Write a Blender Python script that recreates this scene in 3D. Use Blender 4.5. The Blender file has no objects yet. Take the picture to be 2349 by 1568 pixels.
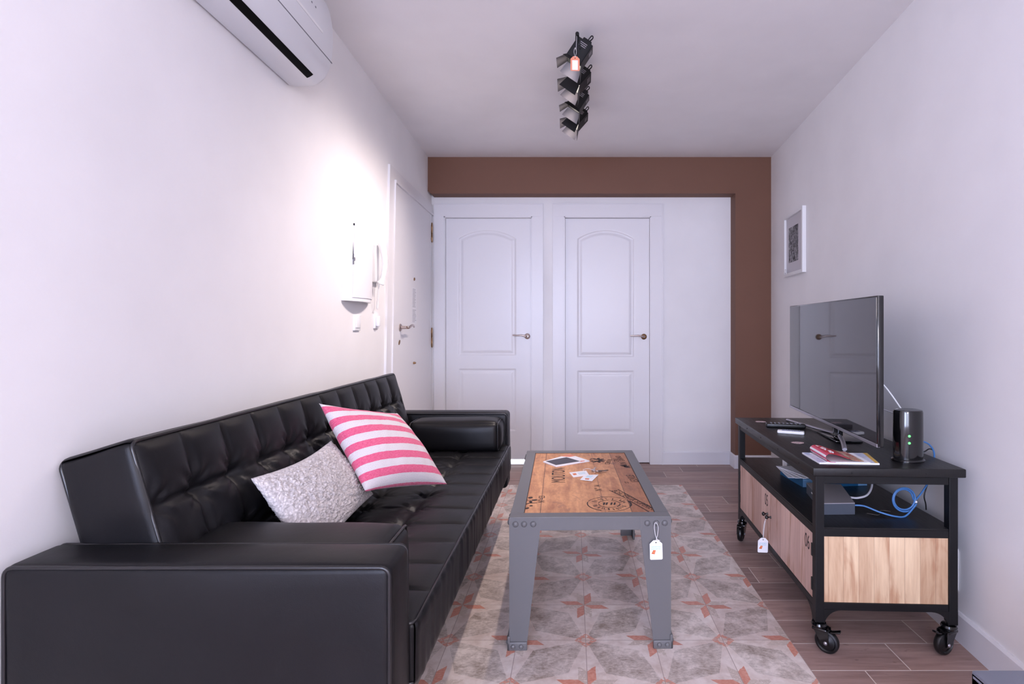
import bpy, bmesh, math, random
from mathutils import Vector, Matrix, noise
PI = math.pi
R = math.radians
random.seed(7)
scene = bpy.context.scene
COL = scene.collection

# ------------------------------------------------------------------ camera, world, lights, exposure
cam_d = bpy.data.cameras.new('camera')
cam_d.sensor_width = 36.0
cam_d.lens = 1240.0 / 2349.0 * 36.0
cam_d.shift_x = -(1313.0 - 1174.5) / 2349.0
cam_d.shift_y = -(784.0 - 750.0) / 2349.0
cam_d.clip_start = 0.05
cam = bpy.data.objects.new('camera', cam_d)
COL.objects.link(cam)
cam.location = (0, 0, 1.13)
cam.rotation_euler = (R(90), 0, 0)
scene.camera = cam

world = bpy.data.worlds.new('world')
scene.world = world
world.use_nodes = True
world.node_tree.nodes['Background'].inputs[0].default_value = (0.62, 0.72, 1.0, 1)
world.node_tree.nodes['Background'].inputs[1].default_value = 1.0

def light(kind, name, loc, target, energy, color, **kw):
    d = bpy.data.lights.new(name, kind)
    d.energy = energy
    d.color = color
    for k, v in kw.items():
        setattr(d, k, v)
    o = bpy.data.objects.new(name, d)
    COL.objects.link(o)
    o.location = loc
    o.rotation_euler = (Vector(target) - Vector(loc)).to_track_quat('-Z', 'Y').to_euler()
    return o

# daylight entering by the two windows of the room behind the camera (one in the end wall, one in the left wall)
light('AREA', 'window_daylight', (0.0, -4.1, 1.5), (0.3, 3.0, 1.3), 52, (0.70, 0.76, 1.0),
      shape='RECTANGLE', size=2.0, size_y=1.7)
light('AREA', 'side_window_daylight', (-1.12, -2.1, 1.45), (1.0, 0.6, 1.35), 84, (0.55, 0.65, 1.0),
      shape='RECTANGLE', size=1.5, size_y=1.5)
# unseen fill light added behind the camera to brighten ceiling and floor
light('POINT', 'rear_fill_light', (0.75, -1.3, 1.6), (0.75, -1.3, 0), 27, (1.0, 0.86, 0.80), shadow_soft_size=0.22)
# the lit bathroom behind the left door (seen only as the bright gap below the door)
light('AREA', 'bathroom_lamp', (-0.7, 5.3, 2.2), (-0.7, 5.2, 0), 30, (0.9, 0.95, 1.0), shape='SQUARE', size=0.5)

scene.view_settings.view_transform = 'Standard'
scene.view_settings.look = 'None'
scene.view_settings.gamma = 1
scene.view_settings.use_curve_mapping = False
scene.view_settings.exposure = 1.0

# ------------------------------------------------------------------ helpers
def lin(c):
    return tuple(((x / 255.0) / 12.92 if x / 255.0 <= 0.04045 else (((x / 255.0) + 0.055) / 1.055) ** 2.4) for x in c) + (1.0,)

class V:                                                  # tiny expression builder for shader maths
    nt = None
    def __init__(s, v): s.v = v
    @staticmethod
    def op(kind, a, b=None, c=None):
        n = V.nt.nodes.new('ShaderNodeMath'); n.operation = kind
        for i, q in enumerate((a, b, c)):
            if q is None: continue
            q = q.v if isinstance(q, V) else q
            if isinstance(q, (int, float)): n.inputs[i].default_value = q
            else: V.nt.links.new(q, n.inputs[i])
        return V(n.outputs[0])
    def __add__(s, o): return V.op('ADD', s, o)
    def __radd__(s, o): return V.op('ADD', o, s)
    def __sub__(s, o): return V.op('SUBTRACT', s, o)
    def __rsub__(s, o): return V.op('SUBTRACT', o, s)
    def __mul__(s, o): return V.op('MULTIPLY', s, o)
    def __rmul__(s, o): return V.op('MULTIPLY', o, s)
    def __truediv__(s, o): return V.op('DIVIDE', s, o)
    def lt(s, o): return V.op('LESS_THAN', s, o)
    def gt(s, o): return V.op('GREATER_THAN', s, o)
    def abs(s): return V.op('ABSOLUTE', s)
    def floor(s): return V.op('FLOOR', s)
    def fract(s): return V.op('FRACT', s)
    def mod2(s): return V.op('FLOORED_MODULO', s, 2.0)
    def min(s, o): return V.op('MINIMUM', s, o)
    def max(s, o): return V.op('MAXIMUM', s, o)
    def sat(s): return s.max(0.0).min(1.0)

def new_mat(name):
    m = bpy.data.materials.new(name); m.use_nodes = True
    nt = m.node_tree; V.nt = nt
    return m, nt, nt.nodes['Principled BSDF']

def bump_from(nt, bs, height, strength, dist=0.001):
    b = nt.nodes.new('ShaderNodeBump')
    b.inputs['Strength'].default_value = strength
    b.inputs['Distance'].default_value = dist
    nt.links.new(height, b.inputs['Height'])
    nt.links.new(b.outputs[0], bs.inputs['Normal'])

def simple(name, c, rough=0.5, metal=0.0, spec=0.5, noise_amt=0.0, nscale=30.0, bump=0.0, bscale=200.0, bdist=0.001, coat=0.0):
    m, nt, bs = new_mat(name)
    bs.inputs['Base Color'].default_value = lin(c)
    bs.inputs['Roughness'].default_value = rough
    bs.inputs['Metallic'].default_value = metal
    bs.inputs['Specular IOR Level'].default_value = spec
    bs.inputs['Coat Weight'].default_value = coat
    bs.inputs['Coat Roughness'].default_value = 0.05
    tc = nt.nodes.new('ShaderNodeTexCoord')
    if noise_amt > 0:
        n = nt.nodes.new('ShaderNodeTexNoise'); n.inputs['Scale'].default_value = nscale; n.inputs['Detail'].default_value = 5
        nt.links.new(tc.outputs['Object'], n.inputs['Vector'])
        r = mixc(nt, n.outputs[0], tuple(x * (1 - noise_amt) for x in c), tuple(min(255, x * (1 + noise_amt)) for x in c), 0.3, 0.7)
        nt.links.new(r, bs.inputs['Base Color'])
    if bump > 0:
        n = nt.nodes.new('ShaderNodeTexNoise'); n.inputs['Scale'].default_value = bscale; n.inputs['Detail'].default_value = 3
        nt.links.new(tc.outputs['Object'], n.inputs['Vector'])
        bump_from(nt, bs, n.outputs[0], bump, bdist)
    return m

def mixc(nt, fac, c1, c2, lo=0.0, hi=1.0):
    r = nt.nodes.new('ShaderNodeMapRange'); r.inputs[1].default_value = lo; r.inputs[2].default_value = hi
    nt.links.new(fac.v if isinstance(fac, V) else fac, r.inputs[0])
    mx = nt.nodes.new('ShaderNodeMix'); mx.data_type = 'RGBA'
    nt.links.new(r.outputs[0], mx.inputs[0])
    for k, c in ((6, c1), (7, c2)):
        if isinstance(c, tuple): mx.inputs[k].default_value = lin(c[:3])
        else: nt.links.new(c, mx.inputs[k])
    return mx.outputs[2]

def noise_tex(nt, vec, scale, detail=4, rough=0.5, mapping=None, dist=0.0):
    n = nt.nodes.new('ShaderNodeTexNoise')
    n.inputs['Scale'].default_value = scale; n.inputs['Detail'].default_value = detail
    n.inputs['Roughness'].default_value = rough; n.inputs['Distortion'].default_value = dist
    if mapping:
        mp = nt.nodes.new('ShaderNodeMapping'); mp.inputs['Scale'].default_value = mapping
        nt.links.new(vec, mp.inputs[0]); vec = mp.outputs[0]
    nt.links.new(vec, n.inputs['Vector'])
    return V(n.outputs[0])

def white(nt, a, b):
    cb = nt.nodes.new('ShaderNodeCombineXYZ')
    for i, q in enumerate((a, b)):
        if isinstance(q, V): nt.links.new(q.v, cb.inputs[i])
        else: cb.inputs[i].default_value = q
    w = nt.nodes.new('ShaderNodeTexWhiteNoise'); w.noise_dimensions = '2D'
    nt.links.new(cb.outputs[0], w.inputs[0])
    return V(w.outputs[0])

def coords(nt, kind='Object'):
    if kind == 'World':
        g = nt.nodes.new('ShaderNodeNewGeometry'); src = g.outputs['Position']
    else:
        g = nt.nodes.new('ShaderNodeTexCoord'); src = g.outputs[kind]
    s = nt.nodes.new('ShaderNodeSeparateXYZ'); nt.links.new(src, s.inputs[0])
    return src, V(s.outputs[0]), V(s.outputs[1]), V(s.outputs[2])

def link_obj(o):
    COL.objects.link(o); return o

RM = {}
def props(o, label=None, cat=None, group=None, kind=None):
    if label: o['label'] = label
    if cat: o['category'] = cat
    if group: o['group'] = group
    if kind: o['kind'] = kind
    return o

def thing(name, loc=(0, 0, 0), rz=0.0, **kw):
    o = link_obj(bpy.data.objects.new(name, None))
    o.empty_display_size = 0.05
    o.location = loc; o.rotation_euler = (0, 0, rz)
    RM[o.name] = Matrix.Translation(loc) @ Matrix.Rotation(rz, 4, 'Z')
    return props(o, **kw)

def obj(name, bm, m, parent=None, world_space=False, smooth=None, label=None, **kw):
    if parent is not None and world_space:
        bm.transform(RM[parent.name].inverted())
    me = bpy.data.meshes.new(name)
    bmesh.ops.recalc_face_normals(bm, faces=bm.faces)
    bm.to_mesh(me); bm.free()
    o = link_obj(bpy.data.objects.new(name, me))
    for q in (m if isinstance(m, (list, tuple)) else [m]): me.materials.append(q)
    if smooth is not None:
        for p in me.polygons: p.use_smooth = True
        if smooth < 179:
            try: me.set_sharp_from_angle(angle=R(smooth))
            except Exception: pass
    if parent is not None:
        o.parent = parent; RM[o.name] = RM[parent.name]
    else:
        RM[o.name] = Matrix.Identity(4)
    if label: o['label'] = label
    return props(o, **kw)

def pieces(name, bm, m, parent=None, **kw):
    """one object per loose piece of bm"""
    bm.verts.ensure_lookup_table(); seen = set(); out = []
    for v0 in bm.verts:
        if v0 in seen: continue
        st = [v0]; seen.add(v0); isl = []
        while st:
            v = st.pop(); isl.append(v)
            for e in v.link_edges:
                w_ = e.other_vert(v)
                if w_ not in seen: seen.add(w_); st.append(w_)
        t = bmesh.new(); mp = {v: t.verts.new(v.co) for v in isl}; fs = set(f for v in isl for f in v.link_faces)
        for f in fs:
            t.faces.new([mp[v] for v in f.verts])
        out.append(obj(name, t, m, parent, **kw))
    bm.free()
    return out

def rebase(o, loc):
    """move the origin of a one-mesh thing to its base"""
    o.data.transform(Matrix.Translation(-Vector(loc)))
    o.location = loc
    return o

def BM(): return bmesh.new()

def box(bm, x0, x1, y0, y1, z0, z1, bev=0.0, seg=2, M=None, mi=0):
    t = bmesh.new()
    bmesh.ops.create_cube(t, size=1.0)
    t.transform(Matrix.Translation(((x0 + x1) / 2, (y0 + y1) / 2, (z0 + z1) / 2)) @ Matrix.Diagonal((abs(x1 - x0), abs(y1 - y0), abs(z1 - z0), 1)))
    if bev > 0:
        bmesh.ops.bevel(t, geom=list(t.edges), offset=bev, segments=seg, profile=0.5, affect='EDGES')
    if M is not None: t.transform(M)
    for f in t.faces: f.material_index = mi
    me = bpy.data.meshes.new('tmp'); t.to_mesh(me); t.free()
    bm.from_mesh(me); bpy.data.meshes.remove(me)
    return bm

def catmull(pts, n=8, closed=False):
    pts = [Vector(p) for p in pts]; out = []; N = len(pts)
    for i in range(N if closed else N - 1):
        g = (lambda k: pts[k % N]) if closed else (lambda k: pts[max(0, min(N - 1, k))])
        p0, p1, p2, p3 = g(i - 1), g(i), g(i + 1), g(i + 2)
        for j in range(n):
            t = j / n
            out.append(0.5 * ((2 * p1) + (-p0 + p2) * t + (2 * p0 - 5 * p1 + 4 * p2 - p3) * t * t + (-p0 + 3 * p1 - 3 * p2 + p3) * t ** 3))
    if not closed: out.append(pts[-1])
    return out

def tube(bm, pts, r, seg=8, closed=False, radii=None, flat=None):
    pts = [Vector(p) for p in pts]; N = len(pts); rings = []
    up = None
    for i, p in enumerate(pts):
        a = pts[(i - 1) % N] if (closed or i > 0) else p
        b = pts[(i + 1) % N] if (closed or i < N - 1) else p
        t = (b - a)
        if t.length < 1e-9: t = Vector((0, 0, 1))
        t.normalize()
        if up is None:
            up = Vector((0, 0, 1)) if abs(t.z) < 0.9 else Vector((1, 0, 0))
        s = t.cross(up)
        if s.length < 1e-6: s = t.orthogonal()
        s.normalize(); u = s.cross(t).normalized(); up = u
        rr = radii[i] if radii else r
        fx = flat if flat else 1.0
        rings.append([bm.verts.new(p + s * math.cos(2 * PI * k / seg) * rr + u * math.sin(2 * PI * k / seg) * rr * fx) for k in range(seg)])
    for i in range(N if closed else N - 1):
        A, B = rings[i], rings[(i + 1) % N]
        for k in range(seg):
            bm.faces.new((A[k], A[(k + 1) % seg], B[(k + 1) % seg], B[k]))
    if not closed:
        bm.faces.new(rings[0][::-1]); bm.faces.new(rings[-1])
    return bm

def lathe(bm, prof, seg=24, M=None):
    """prof: (radius, height) pairs around z"""
    t = bmesh.new(); rings = []
    for r, z in prof:
        if r < 1e-6: rings.append([t.verts.new((0, 0, z))])
        else: rings.append([t.verts.new((r * math.cos(2 * PI * k / seg), r * math.sin(2 * PI * k / seg), z)) for k in range(seg)])
    for A, B in zip(rings, rings[1:]):
        for k in range(seg):
            if len(A) == 1 and len(B) == 1: continue
            if len(A) == 1: t.faces.new((A[0], B[k], B[(k + 1) % seg]))
            elif len(B) == 1: t.faces.new((A[k], A[(k + 1) % seg], B[0]))
            else: t.faces.new((A[k], A[(k + 1) % seg], B[(k + 1) % seg], B[k]))
    for q in (rings[0], rings[-1]):
        if len(q) > 1: t.faces.new(q)
    if M is not None: t.transform(M)
    me = bpy.data.meshes.new('tmp'); t.to_mesh(me); t.free(); bm.from_mesh(me); bpy.data.meshes.remove(me)
    return bm

def prism(bm, poly, depth_vec, mi=0):
    """extrude a 3D polygon along depth_vec"""
    d = Vector(depth_vec)
    a = [bm.verts.new(Vector(p)) for p in poly]; b = [bm.verts.new(Vector(p) + d) for p in poly]
    fs = [bm.faces.new(a[::-1]), bm.faces.new(b)]
    n = len(a)
    for i in range(n): fs.append(bm.faces.new((a[i], a[(i + 1) % n], b[(i + 1) % n], b[i])))
    for f in fs: f.material_index = mi
    return bm

def axis_M(loc, zdir, xdir=None):
    z = Vector(zdir).normalized()
    x = Vector(xdir) if xdir is not None else z.orthogonal()
    x = (x - z * x.dot(z)).normalized(); y = z.cross(x)
    M = Matrix((x, y, z)).transposed().to_4x4(); M.translation = Vector(loc)
    return M

def dome(bm, loc, zdir, r, h=None, seg=14):
    h = h or r * 0.6
    lathe(bm, [(r * math.cos(a), h * math.sin(a)) for a in [0, .3, .6, .9, 1.2]] + [(0, h)], seg, axis_M(loc, zdir))

def text_mesh(s, size, depth=0.0006, align='CENTER', sx=1.0, spacing=1.0):
    cu = bpy.data.curves.new('t', 'FONT'); cu.body = s; cu.size = size; cu.extrude = depth / 2
    cu.align_x = align; cu.align_y = 'CENTER'; cu.space_character = spacing; cu.resolution_u = 3
    o = bpy.data.objects.new('t', cu); COL.objects.link(o)
    bpy.context.view_layer.update()
    me = bpy.data.meshes.new_from_object(o.evaluated_get(bpy.context.evaluated_depsgraph_get()))
    bpy.data.objects.remove(o); bm = bmesh.new(); bm.from_mesh(me); bpy.data.meshes.remove(me)
    bm.transform(Matrix.Diagonal((sx, 1, 1, 1)))
    return bm

def merge(bm, other, M=None):
    if M is not None: other.transform(M)
    me = bpy.data.meshes.new('tmp'); other.to_mesh(me); other.free(); bm.from_mesh(me); bpy.data.meshes.remove(me)
    return bm

def rimlin(h, r, step):
    inner = max(1, int(round(2 * (h - r) / step)))
    a = [-h, -h + r * .12, -h + r * .35, -h + r * .65]
    b = [-(h - r) + 2 * (h - r) * i / inner for i in range(inner + 1)]
    return a + b + [-q for q in a[::-1]]

def softbox(L, W, H, r, step=0.03, disp=None, steps=None):
    """rounded box centred at origin, x=L y=W z=H; disp(p, n) -> offset along n"""
    bm = BM(); h = (L / 2, W / 2, H / 2)
    st = steps or (step, step, step)
    g = [rimlin(h[i], r, st[i]) for i in range(3)]
    for ax in range(3):
        u, v = (ax + 1) % 3, (ax + 2) % 3
        for sgn in (-1, 1):
            grid = []
            for a in g[u]:
                row = []
                for b in g[v]:
                    p = [0, 0, 0]; p[ax] = sgn * h[ax]; p[u] = a; p[v] = b
                    q = [max(-(h[k] - r), min(h[k] - r, p[k])) for k in range(3)]
                    n = Vector([p[k] - q[k] for k in range(3)]).normalized()
                    pos = Vector(q) + n * r
                    if disp: pos = pos + n * disp(Vector(p), ax, sgn)
                    row.append(bm.verts.new(pos))
                grid.append(row)
            for i in range(len(grid) - 1):
                for j in range(len(grid[0]) - 1):
                    bm.faces.new((grid[i][j], grid[i + 1][j], grid[i + 1][j + 1], grid[i][j + 1]))
    bmesh.ops.remove_doubles(bm, verts=bm.verts, dist=0.0004)
    return bm

def rrect_loop(a, b, r, n=5):
    pts = []
    for cx_, cy_, t0 in ((a - r, b - r, 0), (-a + r, b - r, 90), (-a + r, -b + r, 180), (a - r, -b + r, 270)):
        for k in range(n + 1):
            t = R(t0 + 90 * k / n); pts.append((cx_ + r * math.cos(t), cy_ + r * math.sin(t)))
    return pts

# ------------------------------------------------------------------ materials
def wall_mat(name, c, rough=0.75, bump=0.12, bs=90):
    return simple(name, c, rough=rough, spec=0.3, bump=bump, bscale=bs, bdist=0.002, noise_amt=0.012, nscale=3)
M_wall = wall_mat('wall_paint', (240, 238, 238))
M_ceil = wall_mat('ceiling_paint', (243, 241, 242), bump=0.08)
M_brown = wall_mat('brown_paint', (118, 84, 68), rough=0.6)
M_lacq = simple('white_lacquer', (232, 230, 232), rough=0.32, spec=0.5)
M_base = simple('baseboard_white', (232, 231, 234), rough=0.35)
M_whitepl = simple('white_plastic', (238, 238, 238), rough=0.3)
M_acpl = simple('appliance_plastic', (226, 228, 232), rough=0.28)
M_dark = simple('dark_slot', (4, 4, 5), rough=0.7, spec=0.1)
M_seam = simple('seam_grey', (120, 120, 126), rough=0.6)
M_chrome = simple('brushed_nickel', (196, 182, 176), rough=0.28, metal=1.0)
M_brass = simple('brass', (150, 118, 86), rough=0.35, metal=1.0)
M_black = simple('black_metal', (14, 14, 16), rough=0.45, spec=0.35, bump=0.05, bscale=300)
M_blackgl = simple('glossy_black', (9, 9, 11), rough=0.12, coat=0.5)
M_rubber = simple('black_rubber', (13, 13, 14), rough=0.35)
M_blackwood = None
M_paper = simple('white_paper', (236, 236, 240), rough=0.7)
M_orange = simple('orange_print', (205, 112, 72), rough=0.7, noise_amt=0.25, nscale=200)
M_blueprint = simple('pale_blue_print', (168, 208, 222), rough=0.7)
M_string = simple('white_string', (225, 222, 222), rough=0.8)
M_ink = simple('dark_ink', (46, 32, 30), rough=0.7, noise_amt=0.35, nscale=160)
M_silver = simple('silver_trim', (176, 172, 178), rough=0.3, metal=0.8)
M_bluecable = simple('blue_cable', (70, 120, 178), rough=0.35)
M_greycable = simple('grey_cable', (196, 194, 200), rough=0.4)
M_blackcable = simple('black_cable', (12, 12, 14), rough=0.4)
M_grey_table = simple('grey_powder_coat', (118, 120, 132), rough=0.42, bump=0.08, bscale=500)
M_greymet = simple('blue_grey_metal', (99, 98, 99), rough=0.38, spec=0.5, bump=0.08, bscale=600)

def leather_mat():
    m, nt, bs = new_mat('black_leather')
    vec, x, y, z = coords(nt)
    n1 = noise_tex(nt, vec, 5, 4)
    nt.links.new(mixc(nt, n1, (9, 9, 12), (15, 14, 17), 0.3, 0.7), bs.inputs['Base Color'])
    rr = n1 * 0.14 + 0.36
    nt.links.new(rr.v, bs.inputs['Roughness'])
    bs.inputs['Specular IOR Level'].default_value = 0.30
    vo = nt.nodes.new('ShaderNodeTexVoronoi'); vo.inputs['Scale'].default_value = 420
    nt.links.new(vec, vo.inputs['Vector'])
    n2 = noise_tex(nt, vec, 28, 3, dist=0.6)
    bump_from(nt, bs, (V(vo.outputs[0]) * 0.12 + n2 * 0.9).v, 0.12, 0.004)
    return m
M_leather = leather_mat()
M_piping = simple('leather_piping', (20, 19, 22), rough=0.3, spec=0.6)

def plank_floor():
    m, nt, bs = new_mat('wood_look_planks')
    vec, x, y, z = coords(nt, 'World')
    rv = (y - 1.780) / 0.1527
    row = rv.floor(); fy = rv - row
    pv = (x - (row * 0.153 + 1.116)) / 0.90
    pi_ = pv.floor(); fx = pv - pi_
    rnd = white(nt, row, pi_)
    # grain
    cb = nt.nodes.new('ShaderNodeCombineXYZ')
    nt.links.new((x + rnd * 7.0).v, cb.inputs[0]); nt.links.new((y * 9.0 + rnd * 30.0).v, cb.inputs[1])
    g1 = noise_tex(nt, cb.outputs[0], 3.2, 8, 0.62, dist=0.7)
    g2 = noise_tex(nt, cb.outputs[0], 14, 6, 0.6, mapping=(0.6, 3.0, 1))
    c = mixc(nt, g1 * 0.62 + g2 * 0.38, (146, 119, 112), (192, 164, 155), 0.34, 0.68)
    k = mixc(nt, noise_tex(nt, vec, 16, 2, 0.5, mapping=(1, 2.2, 1)), (130, 104, 96), c, 0.24, 0.33)
    tint = nt.nodes.new('ShaderNodeMix'); tint.data_type = 'RGBA'; tint.blend_type = 'MULTIPLY'
    tint.inputs[0].default_value = 1.0
    nt.links.new(k, tint.inputs[6]); nt.links.new(mixc(nt, rnd, (212, 208, 208), (255, 250, 246)), tint.inputs[7])
    ey = fy.min(1.0 - fy) * 0.1527; ex = fx.min(1.0 - fx) * 0.90
    joint = (ey.min(ex)).lt(0.0018)
    out = mixc(nt, joint, tint.outputs[2], (214, 200, 190))
    nt.links.new(out, bs.inputs['Base Color'])
    nt.links.new((g2 * 0.18 + 0.34 + joint * 0.3).v, bs.inputs['Roughness'])
    bump_from(nt, bs, (g2 * 0.5 - joint * 1.0).v, 0.25, 0.001)
    return m

def carpet_tiles():
    m, nt, bs = new_mat('patterned_star_tiles')
    vec, X, Y, z = coords(nt, 'World')
    s = 0.2475
    wob = (noise_tex(nt, vec, 60, 3) - 0.5) * 0.02
    x = (X - 0.048) / s; y = (Y - 1.9515) / s
    i = (x + 0.5).floor(); j = (y + 0.5).floor()
    u = x - i + wob; v = y - j - wob
    B = (i + j).mod2().gt(0.5); A = 1.0 - B
    au = u.abs(); av = v.abs()
    a, b = 0.285, 0.118
    mu = av.lt(b) * au.gt(av) * au.lt(av + a)
    mv = au.lt(b) * av.gt(au) * av.lt(au + a)
    uvneg = (u * v).lt(0.0)
    red = B * (mu * uvneg + mv * (1.0 - uvneg))
    taupe = B * (mu * (1.0 - uvneg) + mv * uvneg)
    # octagonal rosette at the other crossings
    burst = A * (au + av).lt(0.17)
    # lozenges that run corner to corner
    ti = x.floor(); tj = y.floor(); p = x - ti; q = y - tj
    flip = (ti + tj).mod2().gt(0.5)
    p = flip * (1.0 - p) + (1.0 - flip) * p
    ss = p + q; w = ss.min(2.0 - ss)
    loz = (p - q).abs().lt(w * 0.50 + wob * 2.0)
    n1 = noise_tex(nt, vec, 22, 6, 0.65, dist=0.4)
    n2 = noise_tex(nt, vec, 70, 5, 0.7, mapping=(1, 1.6, 1))
    n3 = noise_tex(nt, vec, 6, 4, 0.6)
    cream = mixc(nt, n1 * 0.5 + n3 * 0.5, (206, 190, 180), (236, 228, 222), 0.38, 0.62)
    tau = mixc(nt, n1 * 0.35 + n2 * 0.3 + n3 * .35, (150, 136, 124), (230, 221, 214), 0.40, 0.59)
    redc = mixc(nt, n2, (196, 122, 102), (224, 172, 154), 0.3, 0.72)
    tauc = mixc(nt, n2, (178, 164, 150), (214, 202, 192), 0.3, 0.7)
    c = mixc(nt, loz, cream, tau)
    c = mixc(nt, taupe * n2.gt(0.46), c, tauc)
    c = mixc(nt, (red * n2.gt(0.33)).sat(), c, redc)
    c = mixc(nt, burst * n2.gt(0.45), c, redc)
    rad = (u * u + v * v)
    c = mixc(nt, A * rad.lt(0.0045) * n2.gt(0.42), c, (214, 196, 186))
    # faint pinkish wear
    tone = white(nt, ti, tj)
    mul = nt.nodes.new('ShaderNodeMix'); mul.data_type = 'RGBA'; mul.blend_type = 'MULTIPLY'; mul.inputs[0].default_value = 1.0
    nt.links.new(c, mul.inputs[6]); nt.links.new(mixc(nt, tone, (236, 228, 226), (255, 252, 250)), mul.inputs[7])
    gx = p.min(1.0 - p); gy = q.min(1.0 - q)
    joint = gx.min(gy).lt(0.0045)
    edge = (X.gt(0.785)).max(Y.gt(3.874)).max(joint)
    out = mixc(nt, edge, mul.outputs[2], (168, 150, 142))
    nt.links.new(out, bs.inputs['Base Color'])
    nt.links.new((n2 * 0.2 + 0.27 + joint * 0.3).v, bs.inputs['Roughness'])
    bump_from(nt, bs, (n2 * 0.3 - joint * 1.0).v, 0.2, 0.001)
    return m

def fir_wood(name, ux='xy', c1=(176, 140, 120), c2=(222, 194, 172), pink=0.0):
    m, nt, bs = new_mat(name)
    vec, x, y, z = coords(nt)
    u = x + y
    strip = (u / 0.052 + (noise_tex(nt, vec, 1.5, 0) - 0.5) * 0.0).floor()
    r1 = white(nt, strip, 3.0)
    cb = nt.nodes.new('ShaderNodeCombineXYZ')
    nt.links.new((u * 1.0 + r1 * 5.0).v, cb.inputs[0]); nt.links.new((z * 0.07 + r1 * 9.0).v, cb.inputs[1])
    g = noise_tex(nt, cb.outputs[0], 42, 5, 0.6)
    cb2 = nt.nodes.new('ShaderNodeCombineXYZ')
    nt.links.new((u * 1.0).v, cb2.inputs[0]); nt.links.new((z * 0.25 + r1 * 4).v, cb2.inputs[1])
    g2 = noise_tex(nt, cb2.outputs[0], 11, 4, 0.6, dist=0.8)
    c = mixc(nt, g * 0.45 + g2 * 0.3 + r1 * 0.25, c1, c2, 0.32, 0.66)
    # rusty heart streaks and knots
    streak = mixc(nt, g2 * 0.7 + g * 0.3, (176, 126, 92), c, 0.32, 0.47)
    vo = nt.nodes.new('ShaderNodeTexVoronoi'); vo.inputs['Scale'].default_value = 9.0
    cb3 = nt.nodes.new('ShaderNodeCombineXYZ')
    nt.links.new(u.v, cb3.inputs[0]); nt.links.new((z * 0.7).v, cb3.inputs[1])
    nt.links.new(cb3.outputs[0], vo.inputs['Vector'])
    sel = white(nt, strip, 11.0).gt(0.45)
    knot = V(vo.outputs[0]).lt(0.055) * sel
    k = mixc(nt, knot, streak, (120, 76, 54))
    fu = u / 0.052 - strip
    joint = (fu.min(1.0 - fu)).lt(0.012)
    out = mixc(nt, joint * 0.55, k, (120, 88, 70))
    nt.links.new(out, bs.inputs['Base Color'])
    bs.inputs['Roughness'].default_value = 0.55
    bump_from(nt, bs, (g * 0.5 - joint).v, 0.2, 0.001)
    return m

def black_wood():
    m, nt, bs = new_mat('black_stained_wood')
    vec, x, y, z = coords(nt)
    g = noise_tex(nt, vec, 26, 6, 0.6, mapping=(6, 0.5, 2))
    nt.links.new(mixc(nt, g, (8, 8, 9), (22, 20, 21), 0.35, 0.7), bs.inputs['Base Color'])
    nt.links.new((g * 0.25 + 0.26).v, bs.inputs['Roughness'])
    bump_from(nt, bs, g.v, 0.25, 0.001)
    return m
M_blackwood = black_wood()

def crate_wood():
    m, nt, bs = new_mat('crate_wood')
    vec, x, y, z = coords(nt)
    # plank index from x: seams
    s1 = x.gt(-0.178); s2 = x.gt(0.058); s3 = x.gt(0.155)
    pid = s1 + s2 + s3
    r1 = white(nt, pid, 5.0)
    cb = nt.nodes.new('ShaderNodeCombineXYZ')
    nt.links.new((x * 1.0 + r1 * 3).v, cb.inputs[0]); nt.links.new((y * 0.16 + r1 * 6.0).v, cb.inputs[1])
    g = noise_tex(nt, cb.outputs[0], 30, 7, 0.62, dist=0.6)
    n = noise_tex(nt, vec, 9, 4, 0.6)
    n2 = noise_tex(nt, vec, 40, 3, 0.6, mapping=(3, 1, 1))
    c = mixc(nt, g * 0.5 + n * 0.3 + n2 * 0.2, (164, 106, 72), (226, 166, 116), 0.36, 0.62)
    c = mixc(nt, noise_tex(nt, vec, 6.5, 5, 0.7, dist=0.5), (150, 104, 80), c, 0.30, 0.42)
    dk = nt.nodes.new('ShaderNodeMix'); dk.data_type = 'RGBA'; dk.blend_type = 'MULTIPLY'
    nt.links.new((s3 * 0.75 + r1 * 0.15).v, dk.inputs[0]); nt.links.new(c, dk.inputs[6]); dk.inputs[7].default_value = lin((196, 176, 172))
    jt = ((x + 0.178).abs().lt(0.0011) + (x - 0.058).abs().lt(0.0007) + (x - 0.155).abs().lt(0.0011)).sat()
    nt.links.new(mixc(nt, jt, dk.outputs[2], (74, 46, 34)), bs.inputs['Base Color'])
    bs.inputs['Roughness'].default_value = 0.48
    bump_from(nt, bs, (g * 0.6 - jt).v, 0.2, 0.001)
    return m

# ------------------------------------------------------------------ room shell
CZ = 2.492                                    # ceiling height
def xl(Y, z):                                 # left wall surface (it leans in a little towards the window)
    Y = max(Y, 0.0)
    top = -1.0065 - 0.035 * Y
    bot = -1.20 + 0.0085 * Y
    t = z / CZ
    return bot + (top - bot) * t
def xr(Y, z=0):
    return 1.242 + 0.0808 * max(Y, 0.0)
Y0, YB, YC = -4.2, 4.46, 4.33

def quad_grid(bm, f, us, vs):
    g = [[bm.verts.new(f(u, v)) for v in vs] for u in us]
    for i in range(len(us) - 1):
        for j in range(len(vs) - 1):
            bm.faces.new((g[i][j], g[i + 1][j], g[i + 1][j + 1], g[i][j + 1]))
    return g
def frange(a, b, n): return [a + (b - a) * i / n for i in range(n + 1)]

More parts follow.
